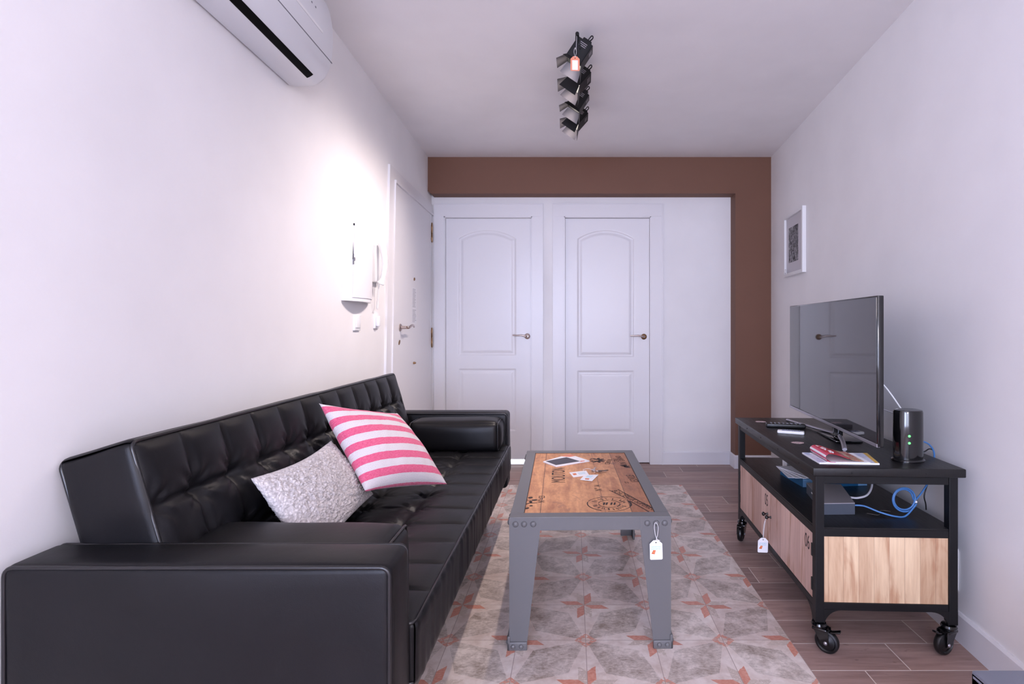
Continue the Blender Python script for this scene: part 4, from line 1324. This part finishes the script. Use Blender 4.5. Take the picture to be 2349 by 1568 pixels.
# ------------------------------------------------------------------ media cabinet
TH = R(-2.4)
mc = thing('media_cabinet', (.846, 1.880, 0), TH, label='black metal media cabinet on casters with pale wood doors numbered 05 and 06', cat='media cabinet')
CW, CL, CT = .482, 1.02, .644          # width (x), length (y), top height
bm = BM(); box(bm, -.013, CW + .020, -.012, CL + .012, CT - .030, CT, .004, 3)
obj('top_board', bm, M_blackwood, mc, smooth=40)
bm = BM()
for x in (.12, .37): dome(bm, (x, -.012, CT - .016), (0, -1, 0), .0035, .002, 10)
for y in (.12, .35, .58, .80): dome(bm, (-.013, y, CT - .016), (-1, 0, 0), .0035, .002, 10)
pieces('screw', bm, M_black, mc, smooth=60)
pw = .030
bm = BM()
posts = [(0, 0), (CW - pw, 0), (0, CL - pw), (CW - pw, CL - pw)]
for x, y in posts: box(bm, x, x + pw, y, y + pw, .108, CT - .030, .002)
pieces('corner_post', bm, M_black, mc)
bm = BM()
for z0, z1 in ((CT - .058, CT - .031), (.402, .428), (.146, .172)):
    for y in (.002, CL - .022): box(bm, pw, CW - pw, y, y + .020, z0, z1, .0015)
    for x in (.002, CW - .022): box(bm, x, x + .020, pw, CL - pw, z0, z1, .0015)
pieces('rail', bm, M_black, mc)
bm = BM(); box(bm, .004, CW - .004, .004, CL - .004, .4285, .4335)
obj('shelf_board', bm, M_blackwood, mc)
bm = BM(); box(bm, .01, CW - .01, .01, CL - .01, .165, .172)
obj('bottom_board', bm, M_blackwood, mc)
M_fir_end = fir_wood('pale_fir_end', c1=(164, 118, 86), c2=(232, 204, 168))
M_fir_front = fir_wood('pale_fir_front', c1=(186, 148, 134), c2=(226, 192, 178))
bm = BM(); box(bm, pw, CW - pw, .006, .018, .172, .402, .001); obj('side_panel', bm, M_fir_end, mc)
bm = BM(); box(bm, pw, CW - pw, CL - .018, CL - .006, .172, .402, .001); obj('side_panel', bm, M_fir_end, mc)
bm = BM(); box(bm, CW - .018, CW - .010, pw, CL - pw, .172, .402); obj('back_panel', bm, M_blackwood, mc)
midy = CL / 2
for y0_, y1_, num, ty, ky in ((pw + .001, midy - .0015, '06', pw + .052, midy - .022), (midy + .0015, CL - pw - .001, '05', midy + .040, midy + .022)):
    bm = BM(); box(bm, .003, .017, y0_, y1_, .1725, .4015, .0015)
    dr = obj('cabinet_door', bm, M_fir_front, mc)
    tm = text_mesh(num, .074, .0005, sx=.62)
    tm.transform(Matrix.Translation((.0028, ty, .352)) @ Matrix(((0, 0, -1, 0), (-1, 0, 0, 0), (0, 1, 0, 0), (0, 0, 0, 1))))
    obj('number', tm, M_ink, dr, label='black stencil number ' + num)
    bm = BM(); lathe(bm, [(.006, 0), (.006, .002), (.0035, .004), (.0035, .012), (.009, .016), (.0095, .021), (.006, .025), (0, .026)], 16, axis_M((.003, ky, .298), (-1, 0, 0)))
    obj('knob', bm, M_blackgl, dr, smooth=60)
    hy_ = pw - .004 if num == '06' else CL - pw - .006
    bm = BM()
    for zz in (.225, .345): box(bm, -.0015, .004, hy_, hy_ + .012, zz - .022, zz + .022, .0008)
    pieces('hinge', bm, M_black, dr)
# curved corner brackets
for sx, sy, x, y in ((1, 1, 0, 0), (-1, 1, CW, 0), (1, -1, 0, CL), (-1, -1, CW, CL)):
    bm = BM(); rad = .058
    arcp = [(pw + rad - rad * math.sin(R(a)), .147 - rad + rad * math.cos(R(a))) for a in range(0, 91, 10)]
    poly = [(0, .150)] + [(pw + rad, .150)] + arcp + [(pw, .104), (0, .104)]
    prism(bm, [(x + sx * u, y + sy * .001, z) for u, z in poly], (0, sy * .004, 0))
    prism(bm, [(x + sx * .001, y + sy * u, z) for u, z in poly], (sx * .004, 0, 0))
    obj('corner_bracket', bm, M_black, mc)
# casters
def caster(x, y, ang, brake=True):
    r, w_ = .040, .024; off = .026
    Mc = Matrix.Translation((x, y, 0)) @ Matrix.Rotation(R(ang), 4, 'Z')     # wheel trails along local +x
    c = thing('caster', (0, 0, 0)); c.parent = mc; RM[c.name] = RM[mc.name]
    bm = BM(); lathe(bm, [(.0, .085), (.024, .086), (.026, .092), (.023, .099), (.012, .102), (.010, .110), (0, .110)], 20)
    box(bm, -.02, .03, -.021, .021, .074, .086, .005, 2)
    for s in (-1, 1):
        prism(bm, [(-.016, s * .0165, .082), (.034, s * .0165, .082), (off + .012, s * .0165, .034), (off - .012, s * .0165, .034)], (0, s * .003, 0))
    if brake: box(bm, .030, .072, -.010, .010, .070, .076, .002, M=Matrix.Translation((.03, 0, .073)) @ Matrix.Rotation(R(-18), 4, 'Y') @ Matrix.Translation((-.03, 0, -.073)))
    bm.transform(Mc); obj('fork', bm, M_blackgl, c, smooth=40)
    bm = BM(); lathe(bm, [(.012, -w_ / 2 - .001), (.014, -w_ / 2), (.027, -w_ / 2 + .004), (.031, -w_ / 2 - .000), (.037, -w_ / 2 + .002), (r, -w_ / 2 + .007), (r, w_ / 2 - .007), (.037, w_ / 2 - .002), (.031, w_ / 2), (.027, w_ / 2 - .004), (.014, w_ / 2), (.012, w_ / 2 + .001)], 32, axis_M((off, 0, r), (0, 1, 0)))
    bm.transform(Mc); obj('wheel', bm, M_rubber, c, smooth=40)
    bm = BM()
    for s in (-1, 1): dome(bm, (off, s * .0195, r), (0, s, 0), .0065, .004, 12)
    bm.transform(Mc); pieces('axle_cap', bm, M_silver, c, smooth=60)
caster(.018, .016, -38); caster(CW - .020, .018, 203); caster(.018, CL - .016, 240); caster(CW - .018, CL - .016, 60)
# hang tag on the cabinet knob
kp = RM[mc.name] @ Vector((-.016, midy - .022, .298))
tg = thing('hang_tag', (kp.x, kp.y, kp.z - .13), label='white paper hang tag on string, hanging from the cabinet door knob', cat='tag', group='white hang tags')
hole = kp + Vector((-.016, -.004, -.095))
Mt = Matrix.Translation(hole) @ Matrix.Rotation(R(2), 4, 'Y')
tag_parts(tg, Mt, .0445, .064)
string(tg, [[kp + Vector((0, .004, .0)), kp + Vector((-.006, .0, -.02)), kp + Vector((-.012, -.002, -.06)), hole], [kp + Vector((0, -.006, .0)), kp + Vector((-.010, -.004, -.02)), kp + Vector((-.016, -.003, -.06)), hole]], .001)

# ------------------------------------------------------------------ television
tvN, tvF = Vector((1.087, 1.925, 0)), Vector((1.168, 2.905, 0))
dirv = (tvF - tvN).normalized(); tang = math.atan2(dirv.y, dirv.x)
tvl = (tvF - tvN).length
cen = (tvN + tvF) / 2
tv = thing('television', (cen.x, cen.y, .644), tang - R(90), label='large flat television standing on the black media cabinet', cat='television')
# local: y along the screen, screen faces -x
z0_, z1_ = .058, .599; hw = tvl / 2
bm = BM(); box(bm, 0, .022, -hw, hw, z0_, z1_, .003, 2); obj('bezel', bm, M_blackgl, tv, smooth=40)
bm = BM(); box(bm, .018, .050, -hw + .06, hw - .06, z0_ + .03, z0_ + .36, .012, 3); obj('rear_housing', bm, M_blackgl, tv, smooth=40)
m_scr, nt_, bs_ = new_mat('dark_screen_glass')
bs_.inputs['Base Color'].default_value = lin((44, 43, 46)); bs_.inputs['Roughness'].default_value = .04
bs_.inputs['Specular IOR Level'].default_value = .6; bs_.inputs['Coat Weight'].default_value = .5; bs_.inputs['Coat Roughness'].default_value = .02
bm = BM(); box(bm, -.0012, .0006, -hw + .007, hw - .007, z0_ + .014, z1_ - .006); obj('screen', bm, m_scr, tv)
bm = BM(); box(bm, -.0022, .010, -hw + .002, hw - .002, z0_ - .001, z0_ + .011, .001); obj('silver_trim', bm, M_silver, tv)
bm = BM()
def tvl_(X, Y, z): return RM[tv.name].inverted() @ Vector((X, Y, z))
pts = catmull([tvl_(1.113, 2.800, .651), tvl_(1.140, 2.58, .655), tvl_(1.163, 2.385, .662), tvl_(1.163, 2.36, .662), tvl_(1.125, 2.25, .656), tvl_(1.068, 2.120, .651)], 8)
tube(bm, pts, .009, 8, flat=.7); obj('stand_foot', bm, M_silver, tv, smooth=60)
bm = BM(); a = tvl_(1.163, 2.37, .662); box(bm, a.x - .012, a.x + .012, a.y - .03, a.y + .03, a.z - .006, .10, .005); box(bm, a.x - .05, a.x + .06, a.y - .11, a.y + .11, .002, .010, .003)
obj('stand_neck', bm, M_blackgl, tv, smooth=40)

# ------------------------------------------------------------------ router
rt = thing('router', (1.222, 1.968, .644), R(8), label='glossy black cylinder router with green lights beside the television', cat='router')
def oval(zs_): return zs_
bm = BM(); So = Matrix.Diagonal((1.0, .78, 1, 1))
lathe(bm, [(0, 0), (.056, 0), (.057, .004), (.054, .009), (.0515, .010), (.0525, .09), (.0515, .178), (.049, .185), (.040, .187), (0, .184)], 48, So)
obj('body', bm, M_blackgl, rt, smooth=40)
bm = BM(); lathe(bm, [(.0575, .004), (.0585, .0055), (.0575, .007)], 48, So); obj('base_ring', bm, M_blackgl, rt, smooth=60)
def led_mat():
    m, nt, bs = new_mat('green_led'); bs.inputs['Base Color'].default_value = (0, .3, .02, 1)
    bs.inputs['Emission Color'].default_value = (.08, 1, .12, 1); bs.inputs['Emission Strength'].default_value = 2.2; return m
ML = led_mat()
for zz in (.097, .072):
    bm = BM(); a_ = R(-118); p = Vector((.0527 * math.cos(a_), .0527 * math.sin(a_) * .78, zz))
    dome(bm, p, (math.cos(a_), math.sin(a_) / .78, 0), .0042, .0012, 12); obj('status_light', bm, ML, rt, smooth=60)

# ------------------------------------------------------------------ magazines, remotes and scraps on the cabinet top
ZC = .644
def photo_mat(name, cols, scale):
    m, nt, bs = new_mat(name)
    vec, x, y, z = coords(nt)
    n = noise_tex(nt, vec, scale, 4, .7, dist=1.0)
    cr = nt.nodes.new('ShaderNodeValToRGB'); e = cr.color_ramp.elements
    while len(e) < len(cols): e.new(.5)
    for k, c in enumerate(cols): e[k].position = .28 + .44 * k / (len(cols) - 1); e[k].color = lin(c)
    nt.links.new(n.v, cr.inputs[0]); nt.links.new(cr.outputs[0], bs.inputs['Base Color']); bs.inputs['Roughness'].default_value = .25
    return m
t = thing('travel_magazine', (.99, 1.99, ZC), label='pale blue and white magazine with yellow edge, under the red magazine on cabinet', cat='magazine', group='magazines on the media cabinet')
obj('pages', flat_card('', [(.882, 2.076), (.878, 1.921), (1.085, 1.909), (1.127, 2.066)], ZC, .005, None), M_paper, t, world_space=True)
obj('cover_photo', flat_card('', [(.884, 2.075), (.880, 1.923), (1.083, 1.911), (1.125, 2.065)], ZC + .005, .0006, None), photo_mat('sky_photo', [(140, 160, 210), (186, 200, 232), (226, 228, 240), (160, 150, 170)], 22), t, world_space=True)
obj('yellow_edge', flat_card('', [(1.072, 1.912), (1.084, 1.9115), (1.1255, 2.0645), (1.110, 2.066)], ZC + .0056, .0003, None), simple('yellow_print', (222, 178, 60), rough=.3), t, world_space=True)
t = thing('red_magazine', (.96, 1.99, ZC + .006), label='red magazine rolled open with its cover curled at the spine', cat='magazine', group='magazines on the media cabinet')
zb_ = ZC + .0065
prof_r = catmull([(.935, 0, zb_ + .001), (.915, 0, zb_ + .002), (.903, 0, zb_ + .008), (.899, 0, zb_ + .018), (.905, 0, zb_ + .027), (.918, 0, zb_ + .030), (.940, 0, zb_ + .026), (.975, 0, zb_ + .014), (1.005, 0, zb_ + .006), (1.035, 0, zb_ + .003)], 5)
def curled(i0, i1, off=0.0, y0=1.918, y1=2.062, th=.0012):
    bm = BM(); P = prof_r[i0:i1]; rows = []
    for y in frange(y0, y1, 4):
        sk = (y - 1.918) * .06
        r1 = []; r2 = []
        for k, p in enumerate(P):
            a = P[max(0, k - 1)]; b = P[min(len(P) - 1, k + 1)]; d = (b - a).normalized(); n = Vector((-d.z, 0, d.x))
            if n.z < 0 and k > len(P) * .8: n = -n
            q = Vector((p.x + sk, y, p.z))
            r1.append(bm.verts.new(q - n * 0 + n * off)); r2.append(bm.verts.new(q + n * (off + th)))
        rows.append(r1 + r2[::-1])
    m_ = len(rows[0])
    for A, B in zip(rows, rows[1:]):
        for k in range(m_): bm.faces.new((A[k], A[(k + 1) % m_], B[(k + 1) % m_], B[k]))
    bm.faces.new(rows[0]); bm.faces.new(rows[-1][::-1]); return bm
nP = len(prof_r)
M_red = simple('red_print', (200, 22, 44), rough=.25); M_pinkred = simple('pink_red_print', (204, 60, 92), rough=.3)
obj('pages', flat_card('', [(.905, 2.06), (.903, 1.920), (1.055, 1.912), (1.065, 2.055)], ZC + .0058, .0022, None), M_paper, t, world_space=True)
obj('spine_curl', curled(0, 24), M_pinkred, t, world_space=True, smooth=60)
obj('front_cover', curled(22, 38), M_red, t, world_space=True, smooth=60)
obj('cover_photo', curled(36, nP), photo_mat('food_photo', [(60, 80, 50), (196, 90, 80), (190, 176, 140), (226, 210, 190)], 70), t, world_space=True, smooth=60)
obj('white_band', curled(15, 19, 0.0004, th=.0016), M_paper, t, world_space=True, smooth=60)
obj('white_line', curled(10, 12, 0.0004, th=.0016), M_paper, t, world_space=True, smooth=60)
bm = BM(); tmm = text_mesh('****  ***', .020, .0004, sx=.8)
bm.free(); bm = BM()
for k, (yy, ln) in enumerate(((1.935, .02), (1.955, .03), (1.975, .018), (1.995, .034), (2.015, .022), (2.035, .028))):
    for q in (26, 28, 30):
        if (k + q) % 3 == 0: continue
        p = prof_r[q]; box(bm, p.x + .001, p.x + .006, yy, yy + ln * .6, p.z + .0010, p.z + .0018)
tmm.free(); pieces('white_print', bm, M_paper, t, world_space=True)

def remote(name, a, b, w_, h_, m, mb, label):
    a, b = Vector(a), Vector(b); d = b - a; ang = math.atan2(d.y, d.x); L_ = d.length; c = (a + b) / 2
    t = thing(name, (c.x, c.y, ZC), ang, label=label, cat='remote control', group='remote controls')
    bm = BM(); box(bm, -L_ / 2, L_ / 2, -w_ / 2, w_ / 2, 0, h_, .005, 3); obj('shell', bm, m, t, smooth=40)
    bm = BM()
    for i in range(8):
        for j in range(3):
            x = -L_ / 2 + .02 + i * (L_ - .04) / 7.5; y = (j - 1) * w_ * .27
            box(bm, x, x + .008, y - .003, y + .003, h_ - .0005, h_ + .0018, .0008)
    pieces('button', bm, mb, t)
remote('remote_control', (.945, 2.640), (1.120, 2.600), .042, .020, M_rubber, simple('grey_buttons', (120, 120, 128), rough=.5), 'long black television remote lying on the media cabinet')
remote('remote_control', (.945, 2.492), (1.050, 2.446), .036, .014, M_whitepl, simple('blue_grey_buttons', (130, 136, 156), rough=.5), 'short white remote in front of the black remote')
for k, (X, Y, lb) in enumerate(((.967, 2.782, 'torn pinkish sticker scrap near the far end of the cabinet top'), (.948, 2.274, 'torn pinkish sticker scrap in the middle of the cabinet top'))):
    pts = [(X + (.026 + .008 * noise.noise(Vector((k * 5, a, 0)))) * math.cos(a), Y + (.018 + .010 * noise.noise(Vector((a, k, 3)))) * math.sin(a)) for a in [2 * PI * q / 12 for q in range(12)]]
    o = obj('paper_scrap', flat_card('', pts, ZC, .0008, None), simple('pinkish_paper', (196, 172, 172), rough=.7, noise_amt=.25, nscale=120), label=lb, cat='scrap', group='paper scraps on the cabinet')
    rebase(o, (X, Y, ZC))

# ------------------------------------------------------------------ shelf contents
ZS = .4335
t = thing('document_binder', (1.14, 2.46, ZS), label='blue box binder lying on the cabinet shelf', cat='binder')
M_bl1 = simple('deep_blue_card', (22, 84, 124), rough=.35); M_bl2 = simple('light_blue_card', (112, 156, 192), rough=.4)
q = [(.985, 2.56), (1.003, 2.352), (1.296, 2.378), (1.30, 2.57)]
obj('case', flat_card('', q, ZS, .036, None), M_bl1, t, world_space=True)
bm = BM()
for u0, u1 in ((0.0, .40), (.86, 1.0)):
    a, b = Vector(q[1] + (0,)), Vector(q[2] + (0,)); d = (b - a); n = Vector((d.y, -d.x, 0)).normalized()
    p0_, p1_ = a + d * u0, a + d * u1
    prism(bm, [p0_ + n * .0006 + Vector((0, 0, ZS + .001)), p1_ + n * .0006 + Vector((0, 0, ZS + .001)), p1_ + Vector((0, 0, ZS + .001)), p0_ + Vector((0, 0, ZS + .001))], (0, 0, .034))
pieces('spine_label', bm, M_bl2, t, world_space=True)
t = thing('loose_papers', (1.05, 2.46, ZS + .037), label='sheets of white paper fanned on top of the blue binder', cat='papers')
for k in range(4):
    c = Vector((1.06 + .012 * k, 2.455)); an = R(8 * k - 6); w_, l_ = .105, .10
    pts = [(c.x + x * math.cos(an) - y * math.sin(an), c.y + x * math.sin(an) + y * math.cos(an)) for x, y in ((-w_, -l_), (w_, -l_), (w_, l_), (-w_, l_))]
    obj('sheet', flat_card('', pts, ZS + .037 + k * .0022, .0018, None), M_paper, t, world_space=True)
t = thing('decoder_box', (1.02, 2.13, ZS), label='grey network decoder box on the cabinet shelf', cat='decoder box')
q = [(.935, 2.008), (1.052, 2.013), (1.118, 2.250), (.985, 2.275)]
obj('case', flat_card('', q, ZS, .040, None), simple('dark_grey_plastic', (72, 78, 88), rough=.4), t, world_space=True)
obj('top_cover', flat_card('', q, ZS + .040, .003, None), simple('grey_brushed', (150, 146, 150), rough=.4), t, world_space=True)
bm = BM()
a, b = Vector((.935, 2.008, 0)), Vector((.985, 2.275, 0))
for k in range(3):
    p = a.lerp(b, .18 + .2 * k); d = (b - a).normalized(); n = Vector((-d.y, d.x, 0))
    prism(bm, [p + n * .0006 + Vector((0, 0, ZS + .024)), p + d * .03 + n * .0006 + Vector((0, 0, ZS + .024)), p + d * .03 + Vector((0, 0, ZS + .024)), p + Vector((0, 0, ZS + .024))], (0, 0, .005))
pieces('port_label', bm, M_paper, t, world_space=True)
t = thing('power_adapter', (1.06, 2.66, ZS), R(25), label='small white plug adapter far back on the cabinet shelf', cat='adapter')
bm = BM(); box(bm, -.022, .022, -.016, .016, 0, .045, .005, 3); obj('body', bm, M_whitepl, t, smooth=40)
bm = BM(); box(bm, .018, .036, -.009, .009, .008, .018, .002); obj('plug', bm, simple('clear_grey', (110, 108, 116), rough=.3), t)
def cable(name, pts, r, m, label, n=8, cat='cable'):
    bm = BM(); tube(bm, catmull(pts, n), r, 10)
    o = obj(name, bm, m, smooth=179, label=label, cat=cat)
    zmin = min(p[2] for p in pts); rebase(o, (pts[0][0], pts[0][1], zmin)); return o
loop = []
for turn in range(2):
    for k in range(12):
        a_ = R(-20 - 30 * k); rr = .043 - .006 * turn
        loop.append((1.228 + rr * math.cos(a_), 1.995 + .004 * turn + .0008 * k, .492 + rr * math.sin(a_)))
cable('network_cable', [(1.060, 2.030, .462), (1.09, 2.015, .463), (1.13, 1.99, .450), (1.18, 1.975, .439), (1.225, 1.985, .438)] + loop + [(1.272, 2.01, .486), (1.300, 2.02, .505), (1.338, 2.035, .545), (1.360, 2.04, .60), (1.362, 2.035, .655), (1.335, 2.02, .690), (1.295, 2.000, .708), (1.262, 1.99, .712)], .0032, M_bluecable, 'blue network cable coiled on the cabinet shelf')
bm = BM(); lathe(bm, [(.006, -.004), (.007, 0), (.006, .004)], 10, axis_M((1.271, 2.004, .484), (.5, 0, .8)))
o = obj('cable_tie', bm, M_whitepl, smooth=60, label='small white tie around the blue cable coil', cat='cable tie')
rebase(o, (1.271, 2.004, .478))
cable('antenna_cable', [(1.075, 2.10, .470), (1.10, 2.085, .472), (1.14, 2.09, .482), (1.18, 2.13, .505), (1.205, 2.18, .540), (1.22, 2.24, .572), (1.25, 2.32, .582), (1.35, 2.40, .585), (1.405, 2.42, .56)], .0040, M_greycable, 'grey antenna cable rising from the decoder box')
cable('black_power_cable', [(1.345, 2.055, .4365), (1.340, 2.05, .46), (1.328, 2.04, .495), (1.345, 2.045, .54), (1.370, 2.05, .60), (1.372, 2.05, .655), (1.345, 2.035, .672), (1.310, 2.01, .668), (1.277, 1.99, .668)], .0024, M_blackcable, 'thin black power cable hanging behind the cabinet')
cable('white_television_cable', [(1.20, 2.32, .96), (1.225, 2.25, .945), (1.245, 2.175, .905), (1.262, 2.10, .835), (1.275, 2.04, .76), (1.29, 2.03, .70), (1.30, 2.06, .650)], .0032, M_whitepl, 'white cable running down from behind the television')
cable('thin_grey_cable', [(1.20, 2.30, .800), (1.23, 2.18, .805), (1.25, 2.10, .795), (1.255, 2.03, .785)], .0020, M_greycable, 'thin grey cable between television and router')
cable('thin_shelf_wire', [(1.10, 2.02, .4355), (1.13, 2.0, .4355), (1.15, 2.02, .4355), (1.17, 2.05, .4355), (1.20, 2.04, .4355)], .0011, simple('dull_wire', (74, 70, 66), rough=.5), 'thin dull wire curled on the cabinet shelf')

# ------------------------------------------------------------------ grey side table at the lower right
gt = thing('side_table', (1.03, .78, 0), label='grey metal side table cut off at the lower right corner', cat='side table')
SWx, SWy, SZ = .24, .29, .452
bm = BM(); box(bm, -SWx, SWx, -SWy, SWy, SZ - .012, SZ, .003, 2)
obj('top_sheet', bm, M_grey_table, gt, smooth=40)
bm = BM()
for a in ((-SWx, SWx, -SWy, -SWy + .006), (-SWx, SWx, SWy - .006, SWy), (-SWx, -SWx + .006, -SWy, SWy), (SWx - .006, SWx, -SWy, SWy)): box(bm, *a, SZ - .055, SZ - .004, .002)
obj('apron', bm, M_grey_table, gt)
for sx in (-1, 1):
    for sy in (-1, 1):
        bm = BM(); box(bm, min(sx * SWx, sx * (SWx - .035)), max(sx * SWx, sx * (SWx - .035)), min(sy * SWy, sy * (SWy - .035)), max(sy * SWy, sy * (SWy - .035)), 0, SZ - .012, .002)
        obj('leg', bm, M_grey_table, gt)
